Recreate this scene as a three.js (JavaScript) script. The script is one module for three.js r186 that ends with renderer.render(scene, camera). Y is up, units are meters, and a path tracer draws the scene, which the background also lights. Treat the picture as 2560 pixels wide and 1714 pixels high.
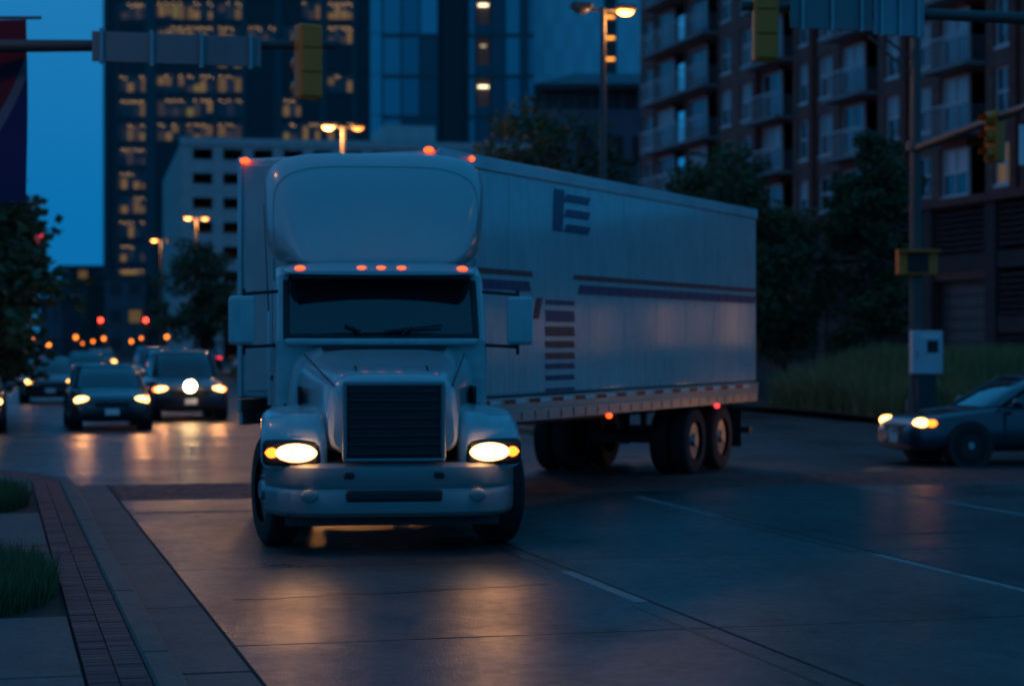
import * as THREE from 'three';
import { mergeGeometries, toCreasedNormals } from 'three/addons/utils/BufferGeometryUtils.js';
import { RoundedBoxGeometry } from 'three/addons/geometries/RoundedBoxGeometry.js';

// ------------------------------------------------------------------ camera
// 70 mm lens at eye height on the left-hand pavement of an avenue that runs away 14.6 degrees to the left
const EYE = 2.0, F = 5000, HZ = 850;
const scene = new THREE.Scene();
const camera = new THREE.PerspectiveCamera(19.46, 2560 / 1714, 0.3, 3000);
camera.position.set(0, EYE, 0);
camera.lookAt(0, EYE - 0.14, -100);
camera.focus = 14;
camera.userData.fStop = 1.5;

// ------------------------------------------------------------------ sky, last daylight, exposure
const renderer = new THREE.WebGLRenderer({ antialias: true });
renderer.toneMapping = THREE.LinearToneMapping;
renderer.toneMappingExposure = 1;
renderer.shadowMap.enabled = true;
{
  const w = 256, h = 128, d = new Float32Array(w * h * 4);
  const stops = [[-90, .003, .10, .27], [0, .004, .145, .385], [4, .0025, .155, .415], [10, .014, .19, .455], [30, .012, .175, .42], [90, .012, .15, .37]];
  for (let j = 0; j < h; j++) {
    const el = (j + .5) / h * 180 - 90;
    let k = 0; while (k < stops.length - 2 && el > stops[k + 1][0]) k++;
    const a = stops[k], b = stops[k + 1], f = THREE.MathUtils.clamp((el - a[0]) / (b[0] - a[0]), 0, 1);
    for (let i = 0; i < w; i++) {
      const o = (j * w + i) * 4;
      for (let c = 0; c < 3; c++) d[o + c] = a[c + 1] + (b[c + 1] - a[c + 1]) * f;
      d[o + 3] = 1;
    }
  }
  const t = new THREE.DataTexture(d, w, h, THREE.RGBAFormat, THREE.FloatType);
  t.mapping = THREE.EquirectangularReflectionMapping; t.magFilter = THREE.LinearFilter; t.needsUpdate = true;
  scene.background = t; scene.environment = t;
}
const sun = new THREE.DirectionalLight(new THREE.Color(.75, .8, 1), 0.01);   // the sun has set: only a trace of afterglow
sun.position.set(-60, 18, 20); sun.castShadow = true; sun.shadow.radius = 40;
sun.shadow.camera.left = -80; sun.shadow.camera.right = 80; sun.shadow.camera.top = 80; sun.shadow.camera.bottom = -80; sun.shadow.camera.far = 400;
scene.add(sun);

// ------------------------------------------------------------------ helpers
const AV = Math.atan(1300 / F);                                   // turn of the avenue
const V3 = (x, y, z) => new THREE.Vector3(x, y, z);
const Ux = -Math.sin(AV), Uz = -Math.cos(AV), Vx = Math.cos(AV), Vz = -Math.sin(AV);
const W = (s, t, y = 0) => V3(Ux * s + Vx * t, y, Uz * s + Vz * t);   // s metres up the avenue, t metres to its right
const at = (px, py, Z) => V3((px - 1280) / F * Z, EYE - (py - HZ) / F * Z, -Z);   // a place read off the photograph at depth Z
const ST = new THREE.Matrix4().makeBasis(V3(Vx, 0, Vz), V3(Ux, 0, Uz), V3(0, 1, 0));   // (t, s, up) to the world
let seed = 7;
const rnd = () => { seed = (seed * 1664525 + 1013904223) >>> 0; return seed / 4294967296; };
const rr = (a, b) => a + (b - a) * rnd();

function metric(g) {                                              // uv in metres by the way each face points
  g = g.index ? g.toNonIndexed() : g;
  const p = g.attributes.position, n = p.count, uv = new Float32Array(n * 2), A = V3(), B = V3(), C = V3();
  for (let i = 0; i < n; i += 3) {
    A.fromBufferAttribute(p, i); B.fromBufferAttribute(p, i + 1); C.fromBufferAttribute(p, i + 2);
    const e = B.clone().sub(A).cross(C.clone().sub(A)), x = Math.abs(e.x), y = Math.abs(e.y), z = Math.abs(e.z);
    for (let k = 0; k < 3; k++) {
      const q = [A, B, C][k], o = (i + k) * 2;
      if (y >= x && y >= z) { uv[o] = q.x; uv[o + 1] = q.z; } else if (x >= z) { uv[o] = q.z; uv[o + 1] = q.y; } else { uv[o] = q.x; uv[o + 1] = q.y; }
    }
  }
  const r = new THREE.BufferGeometry();
  r.setAttribute('position', p); if (!g.attributes.normal) g.computeVertexNormals();
  r.setAttribute('normal', g.attributes.normal); r.setAttribute('uv', new THREE.BufferAttribute(uv, 2));
  return r;
}
const join = (a) => a.length === 1 ? metric(a[0]) : mergeGeometries(a.map(metric));
const box = (w, h, d, x = 0, y = 0, z = 0, ry = 0) => { const g = new THREE.BoxGeometry(w, h, d); if (ry) g.rotateY(ry); return g.translate(x, y, z); };
const span = (x0, x1, y0, y1, z0, z1) => box(x1 - x0, y1 - y0, z1 - z0, (x0 + x1) / 2, (y0 + y1) / 2, (z0 + z1) / 2);
const rbox = (w, h, d, r, x = 0, y = 0, z = 0, seg = 2) => new RoundedBoxGeometry(w, h, d, seg, r).translate(x, y, z);
function rod(a, b, r0, r1 = r0, n = 10) {
  const g = new THREE.CylinderGeometry(r1, r0, a.distanceTo(b), n);
  const q = new THREE.Quaternion().setFromUnitVectors(V3(0, 1, 0), b.clone().sub(a).normalize());
  return g.applyQuaternion(q).translate((a.x + b.x) / 2, (a.y + b.y) / 2, (a.z + b.z) / 2);
}
function loft(rings, capA = true, capB = true, crease = .7) {     // closed rings with the same number of points
  const n = rings[0].length, pos = [];
  const tri = (a, b, c) => pos.push(a.x, a.y, a.z, b.x, b.y, b.z, c.x, c.y, c.z);
  for (let i = 0; i < rings.length - 1; i++) for (let j = 0; j < n; j++) {
    const a = rings[i][j], b = rings[i][(j + 1) % n], c = rings[i + 1][(j + 1) % n], d = rings[i + 1][j];
    tri(a, b, c); tri(a, c, d);
  }
  const cap = (r, f) => { const m = r.reduce((s, p) => s.add(p), V3()).divideScalar(n); for (let j = 0; j < n; j++) f ? tri(m, r[(j + 1) % n], r[j]) : tri(m, r[j], r[(j + 1) % n]); };
  if (capA) cap(rings[0], true);
  if (capB) cap(rings[rings.length - 1], false);
  let vol = 0; const o = rings[0][0];
  for (let i = 0; i < pos.length; i += 9) { const q = [0, 3, 6].map((k) => V3(pos[i + k] - o.x, pos[i + k + 1] - o.y, pos[i + k + 2] - o.z)); vol += q[0].dot(q[1].cross(q[2])); }
  if (vol < 0) for (let i = 0; i < pos.length; i += 9) for (let k = 0; k < 3; k++) [pos[i + 3 + k], pos[i + 6 + k]] = [pos[i + 6 + k], pos[i + 3 + k]];
  const g = new THREE.BufferGeometry(); g.setAttribute('position', new THREE.Float32BufferAttribute(pos, 3));
  return toCreasedNormals(g, crease);
}
function oval(w, y0, y1, z, n = 5, m = 28, topw = 1) {             // an upright superellipse ring across the vehicle
  const r = [], yc = (y0 + y1) / 2, h = (y1 - y0) / 2;
  for (let i = 0; i < m; i++) {
    const a = i / m * 2 * Math.PI, c = Math.cos(a), s = Math.sin(a);
    const y = Math.sign(s) * Math.pow(Math.abs(s), 2 / n), k = 1 + (topw - 1) * (y + 1) / 2;
    r.push(V3(w * k * Math.sign(c) * Math.pow(Math.abs(c), 2 / n), yc + h * y, z));
  }
  return r;
}
function flat(w, z0, z1, y, n = 5, m = 28) {                       // a lying superellipse ring
  const r = [], zc = (z0 + z1) / 2, h = (z1 - z0) / 2;
  for (let i = 0; i < m; i++) { const a = -i / m * 2 * Math.PI, c = Math.cos(a), s = Math.sin(a); r.push(V3(w * Math.sign(c) * Math.pow(Math.abs(c), 2 / n), y, zc + h * Math.sign(s) * Math.pow(Math.abs(s), 2 / n))); }
  return r;
}
function prism(pts, y0, y1, bevel = 0) {                           // a slab over a plan given as [t, s] pairs, in world place
  const sh = new THREE.Shape(pts.map(([t, s]) => new THREE.Vector2(t, s)));
  const g = new THREE.ExtrudeGeometry(sh, { depth: y1 - y0 - (bevel ? bevel : 0), bevelEnabled: !!bevel, bevelThickness: bevel, bevelSize: bevel, bevelOffset: -bevel, bevelSegments: 1 });
  return g.translate(0, 0, y0).applyMatrix4(ST);
}
function side(pts, w, bevel, holes) {                              // a profile in (z, y) drawn out across x
  const sh = new THREE.Shape(pts.map(([z, y]) => new THREE.Vector2(z, y)));
  if (holes) sh.holes.push(...holes);
  const g = new THREE.ExtrudeGeometry(sh, { depth: w - 2 * bevel, bevelEnabled: bevel > 0, bevelThickness: bevel, bevelSize: bevel, bevelOffset: -bevel, bevelSegments: 3, curveSegments: 20 });
  return g.translate(0, 0, bevel).applyMatrix4(new THREE.Matrix4().makeBasis(V3(0, 0, 1), V3(0, 1, 0), V3(-1, 0, 0))).translate(w / 2, 0, 0);
}
const taken = {};
function numbered(n) { const k = taken[n] = (taken[n] ?? -1) + 1; return k ? n + '_' + String(k).padStart(3, '0') : n; }
function mesh(name, geo, mat, parent, top = false) {
  const m = new THREE.Mesh(Array.isArray(geo) ? join(geo) : geo, mat);
  m.name = top ? numbered(name) : name; m.castShadow = m.receiveShadow = true; (parent || scene).add(m); return m;
}
function thing(name, label, category, pos, turn = 0, group) {
  const o = new THREE.Group(); o.name = numbered(name); scene.add(o);
  if (pos) o.position.copy(pos); o.rotation.y = turn;
  o.userData = { label, category }; if (group) o.userData.group = group;
  return o;
}
function copy(src, label, pos, turn = 0) { const c = src.clone(); c.name = numbered(src.name.replace(/_\d{3}$/, '')); c.userData = { ...src.userData, label }; c.position.copy(pos); c.rotation.y = turn; scene.add(c); return c; }
function struct(name, geo, mat) { const o = geo ? mesh(name, geo, mat, null, true) : new THREE.Group(); if (!geo) { o.name = numbered(name); scene.add(o); } o.userData = { kind: 'structure' }; return o; }
function stuff(o) { o.userData.kind = 'stuff'; return o; }
function spot(parent, pos, aim, color, power, angle, soft = 3, pen = .6) {
  const l = new THREE.SpotLight(color, power, 0, angle, pen, 2); l.position.copy(pos); l.target.position.copy(aim);
  l.castShadow = true; l.shadow.radius = soft; parent.add(l, l.target); return l;
}

// ------------------------------------------------------------------ textures and materials
function lattice(n, sd) { const a = new Float32Array(n * n); let q = sd * 7919 + 17; for (let i = 0; i < n * n; i++) { q = (Math.imul(q, 1664525) + 1013904223) >>> 0; a[i] = q / 4294967296; } return a; }
function fbm(size, sd, f0, oct, sx = 1, sy = 1) {                  // tiling value noise, 0 to 1
  const out = new Float32Array(size * size); let amp = 1, tot = 0;
  for (let o = 0; o < oct; o++) {
    const n = f0 << o, nx = Math.max(1, Math.round(n * sx)), ny = Math.max(1, Math.round(n * sy)), m = Math.max(nx, ny), L = lattice(m, sd + o * 31);
    for (let j = 0; j < size; j++) for (let i = 0; i < size; i++) {
      const x = i / size * nx, y = j / size * ny, x0 = x | 0, y0 = y | 0; let fx = x - x0, fy = y - y0; fx = fx * fx * (3 - 2 * fx); fy = fy * fy * (3 - 2 * fy);
      const x1 = (x0 + 1) % nx, y1 = (y0 + 1) % ny;
      out[j * size + i] += amp * ((L[y0 * m + x0] * (1 - fx) + L[y0 * m + x1] * fx) * (1 - fy) + (L[y1 * m + x0] * (1 - fx) + L[y1 * m + x1] * fx) * fy);
    }
    tot += amp; amp *= .55;
  }
  for (let i = 0; i < out.length; i++) out[i] /= tot;
  return out;
}
function tex(size, fn, metres, srgb = false) {                     // fn(i) gives [r, g, b], 0 to 1
  const d = new Uint8Array(size * size * 4);
  for (let i = 0; i < size * size; i++) { const c = fn(i); for (let k = 0; k < 3; k++) d[i * 4 + k] = Math.max(0, Math.min(255, c[k] * 255)); d[i * 4 + 3] = 255; }
  const t = new THREE.DataTexture(d, size, size, THREE.RGBAFormat); t.wrapS = t.wrapT = THREE.RepeatWrapping; t.magFilter = THREE.LinearFilter; t.minFilter = THREE.LinearMipmapLinearFilter; t.generateMipmaps = true;
  t.repeat.set(1 / metres, 1 / metres); if (srgb) t.colorSpace = THREE.SRGBColorSpace; t.needsUpdate = true; return t;
}
const nA = fbm(512, 1, 4, 6), nB = fbm(512, 2, 3, 4), nC = fbm(512, 3, 48, 3), nD = fbm(512, 4, 2, 7, 1, 8), nE = fbm(512, 9, 8, 5, 4, 1);
const grain = (lo, hi) => (i) => { const v = lo + (hi - lo) * (.55 * nA[i] + .45 * nC[i]); return [v, v, v]; };
const T = {
  grit: tex(512, (i) => { const v = .62 + .5 * (nA[i] - .5) + .45 * (nC[i] - .5); return [v, v, v]; }, 1.7),
  blotch: tex(512, (i) => { const v = .8 + 1.3 * (nB[i] - .5) + .4 * (nC[i] - .5) - (nA[i] > .6 ? .2 : 0) - (nE[i] > .64 ? .15 : 0); return [v, v * .99, v * .97]; }, 6.3),
  rough: tex(512, (i) => { const v = .8 + .75 * (nB[i] - .5) + .3 * (nC[i] - .5); return [v, v, v]; }, 4.1),
  bump: tex(512, (i) => { const v = nC[i]; return [v, v, v]; }, .55),
  worn: tex(512, (i) => { const v = nA[i] > .56 ? .45 : .95 - .3 * nC[i]; return [v, v, v]; }, 1.3),
  streak: tex(512, (i) => { const v = .9 + .35 * (nE[i] - .5) + .22 * (nA[i] - .5) - (nE[i] > .6 && nA[i] > .52 ? .1 : 0); return [v, v * .985, v * .96]; }, 2.6),
  dirt: tex(512, (i) => { const v = .86 + .4 * (nA[i] - .5); return [v, v, v]; }, 2.3),
  rib: tex(512, (i) => { const x = (i % 512) / 512 * 2 * Math.PI, v = .5 + .16 * Math.sin(x * 9 + .4) + .1 * Math.sin(x * 16 + 2) + .07 * Math.sin(x * 23 + 1) + .1 * Math.sin(x * 5 + 4) + .03 * Math.sin(x * 41); return [v, v, v]; }, 3.1),
};
const rgb = (r, g, b) => new THREE.Color().setRGB(r, g, b);
const std = (c, roughness = .8, more = {}) => new THREE.MeshStandardMaterial({ color: rgb(...c), roughness, ...more });
const phys = (c, roughness, more = {}) => new THREE.MeshPhysicalMaterial({ color: rgb(...c), roughness, ...more });
const glow = (c, k) => new THREE.MeshStandardMaterial({ color: rgb(.05, .05, .05), roughness: .4, emissive: rgb(...c), emissiveIntensity: k });
const M = {
  road: phys([.095, .09, .086], .5, { map: T.blotch, roughnessMap: T.rough, bumpMap: T.bump, bumpScale: .004, specularIntensity: .65 }),
  road2: phys([.078, .074, .072], .47, { map: T.blotch, roughnessMap: T.rough, bumpMap: T.bump, bumpScale: .004, specularIntensity: .65 }),
  road3: phys([.108, .103, .098], .53, { map: T.blotch, roughnessMap: T.rough, bumpMap: T.bump, bumpScale: .004, specularIntensity: .65 }),
  asphalt: phys([.08, .075, .075], .48, { map: T.blotch, roughnessMap: T.rough, bumpMap: T.bump, bumpScale: .005, specularIntensity: .65 }),
  joint: std([.012, .012, .012], .9),
  tar: phys([.012, .012, .013], .4, { specularIntensity: .7 }),
  soil: std([.05, .04, .03], .95, { map: T.grit }),
  ground: std([.07, .07, .065], .9, { map: T.blotch }),
  walk: std([.125, .12, .108], .7, { map: T.grit, bumpMap: T.bump, bumpScale: .004 }),
  kerb: std([.12, .11, .092], .65, { map: T.grit, bumpMap: T.bump, bumpScale: .004 }),
  brick: std([.36, .065, .05], .7, { map: T.grit, bumpMap: T.bump, bumpScale: .003 }),
  brick2: std([.29, .05, .045], .75, { map: T.grit, bumpMap: T.bump, bumpScale: .003 }),
  brick3: std([.4, .085, .06], .7, { map: T.grit, bumpMap: T.bump, bumpScale: .003 }),
  paintLine: std([.27, .27, .26], .6, { map: T.worn }),
  white: phys([.5, .51, .52], .28, { clearcoat: .8, clearcoatRoughness: .08, map: T.streak }),
  trailerWhite: phys([.5, .51, .52], .42, { clearcoat: 1, clearcoatRoughness: .09, map: T.streak, bumpMap: T.rib, bumpScale: .02 }),
  trailerFront: phys([.5, .5, .5], .45, { map: T.dirt }),
  rail: phys([.5, .46, .4], .3, { metalness: .55, map: T.dirt }),
  red: phys([.3, .02, .02], .5, { clearcoat: .4, clearcoatRoughness: .15, bumpMap: T.rib, bumpScale: .02 }),
  navy: phys([.012, .02, .09], .5, { clearcoat: .4, clearcoatRoughness: .15, bumpMap: T.rib, bumpScale: .02 }),
  tapeWhite: phys([.6, .6, .6], .35), tapeRed: phys([.35, .02, .02], .35),
  black: std([.012, .012, .013], .55), rubber: std([.018, .018, .018], .85, { map: T.grit }),
  steel: std([.35, .36, .37], .38, { metalness: .9, map: T.dirt }), chrome: std([.75, .76, .78], .16, { metalness: 1 }),
  darkMetal: std([.05, .05, .055], .5, { metalness: .4 }), alu: std([.55, .55, .56], .35, { metalness: .85, map: T.dirt }),
  glass: phys([.01, .013, .016], .06, { clearcoat: 1, clearcoatRoughness: .04 }),
  signalYellow: std([.75, .18, .01], .5), signBack: std([.2, .22, .23], .5, { metalness: .3, map: T.dirt }), signWhite: std([.7, .71, .72], .45),
  poleMetal: std([.09, .085, .08], .5, { metalness: .3, map: T.dirt }),
};

// ------------------------------------------------------------------ ground, roads, kerbs
struct('ground', new THREE.PlaneGeometry(2400, 2400, 1, 1).rotateX(-Math.PI / 2).translate(0, -.09, -600), M.ground);
const rect = (t0, t1, s0, s1) => [[t0, s0], [t1, s0], [t1, s1], [t0, s1]];
{
  const road = struct('avenue_road');
  mesh('road_base', metric(prism(rect(1.524, 30, -12, 31), -.08, -.004)), M.joint, road);
  const lanes = [1.535, 4.88, 8.06, 11.5, 14.6, 17.9, 21], cuts = [-8, -2.2, 3.6, 9.3, 13.1, 17.55, 23.35, 25.3], mats = [M.road, M.road2, M.road3];
  for (let i = 0; i < lanes.length - 1; i++) for (let j = 0; j < cuts.length - 1; j++) {
    const o = i > 2 ? .9 : 0, s0 = cuts[j] + (j && j < 6 ? o : 0), s1 = cuts[j + 1] + (j + 1 && j + 1 < 6 ? o : 0);
    mesh('road_slab', metric(prism(rect(lanes[i] + (i ? .02 : .004), lanes[i + 1] - .02, s0 + .012, s1 - .012), -.06, 0)), mats[(i * 5 + j * 3) % 3], road);
  }
  // brick crossing between concrete edge bands
  for (const [a, b] of [[25.32, 25.58], [27.9, 28.16]]) for (let i = 0; i < 6; i++) mesh('edge_band', metric(prism(rect(lanes[i] + .01, lanes[i + 1] - .01, a, b), -.06, .001, .005)), M.walk, road);
  const paver = [[], [], []];
  for (let a = 0, s = 25.6; s < 27.88; s += .209, a++) for (let t = 1.56 + (a % 2) * .05; t < 20.9; t += .104) paver[(rnd() * 3) | 0].push(metric(prism(rect(t, t + .097, s, s + .2), -.03, rr(-.003, .002))));
  [M.brick, M.brick2, M.brick3].forEach((m, i) => stuff(mesh('crossing_paver', mergeGeometries(paver[i]), m, road)));
  // lane dashes, and the lines along them
  const dash = (t, s0, s1) => mesh('lane_dash', metric(prism(rect(t - .055, t + .055, s0, s1), .0005, .004)), M.paintLine, road);
  for (const [s0, s1] of [[4.2, 7.3], [14.5, 16.6]]) dash(4.80, s0, s1);
  for (const [s0, s1] of [[13.6, 17.2], [21.4, 24.3]]) dash(7.98, s0, s1);
  for (const [s0, s1] of [[18.5, 25.2]]) dash(11.42, s0, s1);
  dash(14.52, 14, 25.2);
}
{ // tar-sealed cracks and a worn patch in the carriageway
  const road = scene.getObjectByName('avenue_road');
  const crack = (t, s, dt, ds, n, w) => { const a = [], b = []; let ang = 0; for (let i = 0; i <= n; i++) { const k = i / n, q = rr(-.05, .05), ww = w * rr(.5, 1.3); const tt = t + dt * k + (Math.abs(ds) > Math.abs(dt) ? q : 0), ss = s + ds * k + (Math.abs(ds) > Math.abs(dt) ? 0 : q); if (Math.abs(ds) > Math.abs(dt)) { a.push([tt + ww, ss]); b.push([tt - ww, ss]); } else { a.push([tt, ss - ww]); b.push([tt, ss + ww]); } } mesh('tar_seal', metric(prism([...a, ...b.reverse()], .0006, .003)), M.tar, road); };
  for (const [t, s0, s1] of [[4.66, 3, 14.3], [4.7, 16.8, 25.2], [7.86, 8, 13.4], [7.88, 17.4, 21.2], [11.3, 9, 18.3]]) mesh('tar_seal', metric(prism([[t - .013, s0], [t + .013, s0], [t + .013, s1], [t - .013, s1]], .0006, .003)), M.tar, road);
  crack(1.8, 15.4, 2.6, .35, 16, .009); crack(9.9, 13.6, .4, 3.2, 14, .009);
  mesh('asphalt_patch', metric(prism([[1.6, 23.5], [4.7, 23.45], [4.75, 25.1], [1.65, 25.15]], .0004, .0035)), M.asphalt, road);
  mesh('asphalt_patch', metric(prism([[8.4, 18.9], [9.9, 18.95], [9.85, 20.3], [8.35, 20.2]], .0004, .0035)), M.asphalt, road);
}
struct('cross_street', metric(prism(rect(-120, 140, 28.17, 40), -.07, 0)), M.asphalt);
struct('far_avenue', metric(prism(rect(-2.2, 20.5, 40.002, 420), -.07, 0)), M.asphalt);
{
  const g = [];
  for (const s of [40.8]) g.push(metric(prism(rect(-2, 10, s, s + .45), .001, .005)));
  for (const t of [1.1, 3.9, 7]) for (let s = 44; s < 200; s += 9) g.push(metric(prism(rect(t - .06, t + .06, s, s + 3), .001, .005)));
  const o = struct('road_markings', mergeGeometries(g), M.paintLine);
}
// near pavement: slabs, planting pockets, brick edging, kerb stones and gutter, with a rounded corner
const arc = (r, n = 14) => Array.from({ length: n + 1 }, (_, i) => { const a = i / n * Math.PI / 2; return [r * Math.cos(a), r * Math.sin(a)]; });
const CR = 3.9, CT = .85 - CR, CS = 27.2;                                     // corner centre
const edge = (off) => arc(CR + off).map(([a, b]) => [CT + a, CS + b]);
{
  const walk = struct('pavement');
  mesh('pavement_bed', metric(prism([[.5, -12], [.5, CS], ...edge(-.35), [-60, CS + CR - .35], [-60, -12]], -.08, .1)), M.soil, walk);
  // slabs of the footway and the two grass pockets beside the brick edging
  const rows = [[6.5, 9.2, 0], [9.22, 11.4, 0], [11.42, 13.9, 0], [17.0, 18.05, 0], [18.09, 18.7, 1], [18.74, 22.3, 0], [25.6, 27.2, 0]];
  for (const [a, b, kind] of rows) for (const [t0, t1] of [[-.98, .485], [-2.5, -1.0], [-4.0, -2.52]])
    mesh(kind ? 'brick_band' : 'pavement_slab', metric(prism(rect(t0, t1, a, b - .015), .02, .128, .006)), kind ? M.brick : M.walk, walk);
  for (const [a, b] of [[13.92, 16.98], [22.32, 25.58]]) for (const [t0, t1] of [[-2.5, -1.0], [-4.0, -2.52]]) mesh('pavement_slab', metric(prism(rect(t0, t1, a, b), .02, .128, .006)), M.walk, walk);
  mesh('corner_slab', metric(prism([[-4, 27.22], [.485, 27.22], ...edge(-.37).slice(1), [-14, CS + CR - .37], [-14, 27.22]], .02, .126, .006)), M.walk, walk);
  mesh('footway', metric(prism(rect(-60, -4.02, -10, 27.2), .02, .124)), M.walk, walk);
  const P = [new THREE.BufferGeometry(), 0], bm = [M.brick, M.brick2, M.brick3];
  const bg = metric(rbox(.168, .06, .098, .006, 0, 0, 0, 1)); let count = 0; const rest = [];
  for (let s = 8.6; s < CS; s += .103) for (const t of [.588, .762]) {
    if (count < 300) { const b = mesh('brick', bg, bm[(rnd() * 3) | 0], walk); b.position.copy(W(s, t, .1 + rr(-.002, .003))); b.rotation.y = AV + rr(-.012, .012); count++; }
    else rest.push(bg.clone().rotateY(AV).translate(...W(s, t, .1).toArray()));
  }
  stuff(mesh('far_brick', mergeGeometries(rest), M.brick, walk));
  const strip = (o0, o1) => { const a = edge(o0), b = edge(o1); return [...a, ...b.reverse()]; };
  mesh('corner_brick_band', metric(prism(strip(-.36, -.005), .02, .126)), M.brick2, walk);
  for (let s = -9; s < CS - .1; s += 3.02) mesh('kerb_stone', metric(prism(rect(.857, 1.035, s + .006, Math.min(s + 3.02, CS) - .006), -.07, .135, .018)), M.kerb, walk);
  mesh('corner_kerb', metric(prism(strip(.007, .185), -.07, .133, .018)), M.kerb, walk);
  for (let s = -9; s < 25; s += 3.02) if (!(s > 8 && s < 12)) mesh('gutter_slab', metric(prism(rect(1.045, 1.522, s + .008, s + 3.012), -.07, -.006, .006)), M.kerb, walk);
  mesh('gutter_slab', metric(prism(rect(1.045, 1.522, 27.26, 28.16), -.07, -.006, .006)), M.kerb, walk);
  mesh('gutter_slab', metric(prism(rect(1.045, 1.522, 9.05, 10.3), -.07, -.006, .006)), M.kerb, walk);
  mesh('gutter_slab', metric(prism(rect(1.045, 1.522, 11.35, 12.1), -.07, -.006, .006)), M.kerb, walk);
}
{ // drain in the gutter at the bottom of the picture
  const o = thing('storm_drain', 'steel storm drain grate set in the gutter beside the kerb', 'drain', W(10.82, 1.28, 0), AV);
  mesh('frame', [span(-.26, .3, -.06, .004, -.5, -.44), span(-.26, .3, -.06, .004, .44, .5), span(-.26, -.2, -.06, .004, -.44, .44), span(.24, .3, -.06, .004, -.44, .44)], M.steel, o);
  for (let i = 0; i < 11; i++) mesh('bar', metric(rbox(.43, .045, .035, .012, .02, -.022, -.39 + i * .078, 1)), M.steel, o);
}
// far corner: kerb, footway, planted bank
{
  const c = struct('far_pavement');
  mesh('footway', metric(prism([[21, 40.2], [90, 40.2], [90, 43.4], [21, 43.4]], -.07, .13)), M.walk, c);
  mesh('footway', metric(prism([[20.7, 59.8], [24, 59.8], [24, 330], [20.7, 330]], -.07, .128)), M.walk, c);
  for (let t = 21; t < 62; t += 3.02) mesh('kerb_stone', metric(prism(rect(t, t + 3.01, 40.01, 40.19), -.07, .15, .02)), M.kerb, c);
  mesh('footway', metric(prism(rect(-60, -2.4, 40.2, 330), -.07, .13)), M.walk, c);
  mesh('kerb_line', metric(prism(rect(-2.39, -2.2, 40.2, 330), -.07, .15)), M.kerb, c);
  const med = struct('median_island');
  mesh('kerb_line', metric(prism(rect(11.0, 13.2, 40.6, 320), -.05, .15, .02)), M.kerb, med);
  mesh('planting_soil', metric(prism(rect(11.2, 13.0, 40.8, 319), .1, .19)), M.soil, med);
  // bank: rises from the footway
  const g = new THREE.PlaneGeometry(46, 16, 46, 16), p = g.attributes.position;
  for (let i = 0; i < p.count; i++) { const t = p.getX(i) + 43.7, s = p.getY(i) + 51.6; const k = Math.min(1, Math.max(0, (s - 43.6) / 5)), e = Math.min(1, Math.max(0, (t - 20.6) / 2.5)); p.setXYZ(i, t, s, .12 + .75 * e * k * k * (3 - 2 * k) + .08 * Math.sin(t * 1.7) * Math.sin(s * 1.3) * k * e); }
  struct('bank_soil', metric(toCreasedNormals(g.applyMatrix4(ST), 1)), M.soil);
}
// blades of grass: one instanced mass for each patch
function blades(name, label, n, place, h0, h1, cols, parent) {
  const g = new THREE.BufferGeometry(), v = [], idx = [];
  for (let k = 0; k < 5; k++) {
    const a = k * 1.26, ca = Math.cos(a), sa = Math.sin(a), lean = .18 + .09 * k, w = .012, y1 = .55, y2 = 1 - .05 * k;
    const base = [ca * .03, 0, sa * .03], px = -sa * w, pz = ca * w, b = v.length / 3;
    v.push(base[0] - px, 0, base[2] - pz, base[0] + px, 0, base[2] + pz, ca * lean * .4 - px * .8, y1, sa * lean * .4 - pz * .8, ca * lean * .4 + px * .8, y1, sa * lean * .4 + pz * .8, ca * lean, y2, sa * lean);
    idx.push(b, b + 1, b + 3, b, b + 3, b + 2, b + 2, b + 3, b + 4);
  }
  g.setAttribute('position', new THREE.Float32BufferAttribute(v, 3)); g.setIndex(idx); g.computeVertexNormals();
  const m = new THREE.InstancedMesh(g, new THREE.MeshPhysicalMaterial({ color: 0xffffff, roughness: .85, transmission: .25, thickness: 0, side: THREE.DoubleSide }), n);
  const q = new THREE.Object3D(), c = new THREE.Color();
  for (let i = 0; i < n; i++) {
    q.position.copy(place(i)); q.rotation.set(rr(-.3, .3), rr(0, 6.28), rr(-.3, .3)); const h = rr(h0, h1); q.scale.set(h * rr(.8, 1.3), h, h * rr(.8, 1.3)); q.updateMatrix(); m.setMatrixAt(i, q.matrix);
    const k = cols[(rnd() * cols.length) | 0], f = rr(.7, 1.25); m.setColorAt(i, c.setRGB(k[0] * f, k[1] * f, k[2] * f));
  }
  m.name = numbered(name); m.userData = { label, category: 'grass', kind: 'stuff' }; scene.add(m); return m;
}
const GREEN = [[.09, .13, .03], [.07, .11, .03], [.13, .15, .05], [.06, .09, .02]];
const bankH = (t, s) => { const k = Math.min(1, Math.max(0, (s - 43.6) / 5)), e = Math.min(1, Math.max(0, (t - 20.6) / 2.5)); return .1 + .75 * e * k * k * (3 - 2 * k) + .08 * Math.sin(t * 1.7) * Math.sin(s * 1.3) * k * e; };
blades('bank_grass', 'long loose grass covering the bank beyond the cross street', 24000, () => { const t = rr(20.8, 48), s = 43.7 + 8 * Math.pow(rnd(), .8); return W(s, t, bankH(t, s)); }, .5, 1.2, [[.2, .2, .06], [.15, .17, .05], [.27, .24, .1], [.11, .13, .035]]);
blades('kerbside_grass', 'rounded clump of dark grass in the pocket beside the brick edging', 2600, () => { const a = rr(0, 6.28), r = Math.sqrt(rnd()); return W(15.45 + 1.45 * r * Math.sin(a), -.2 + .66 * r * Math.cos(a), .1); }, .14, .36, GREEN);
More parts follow.
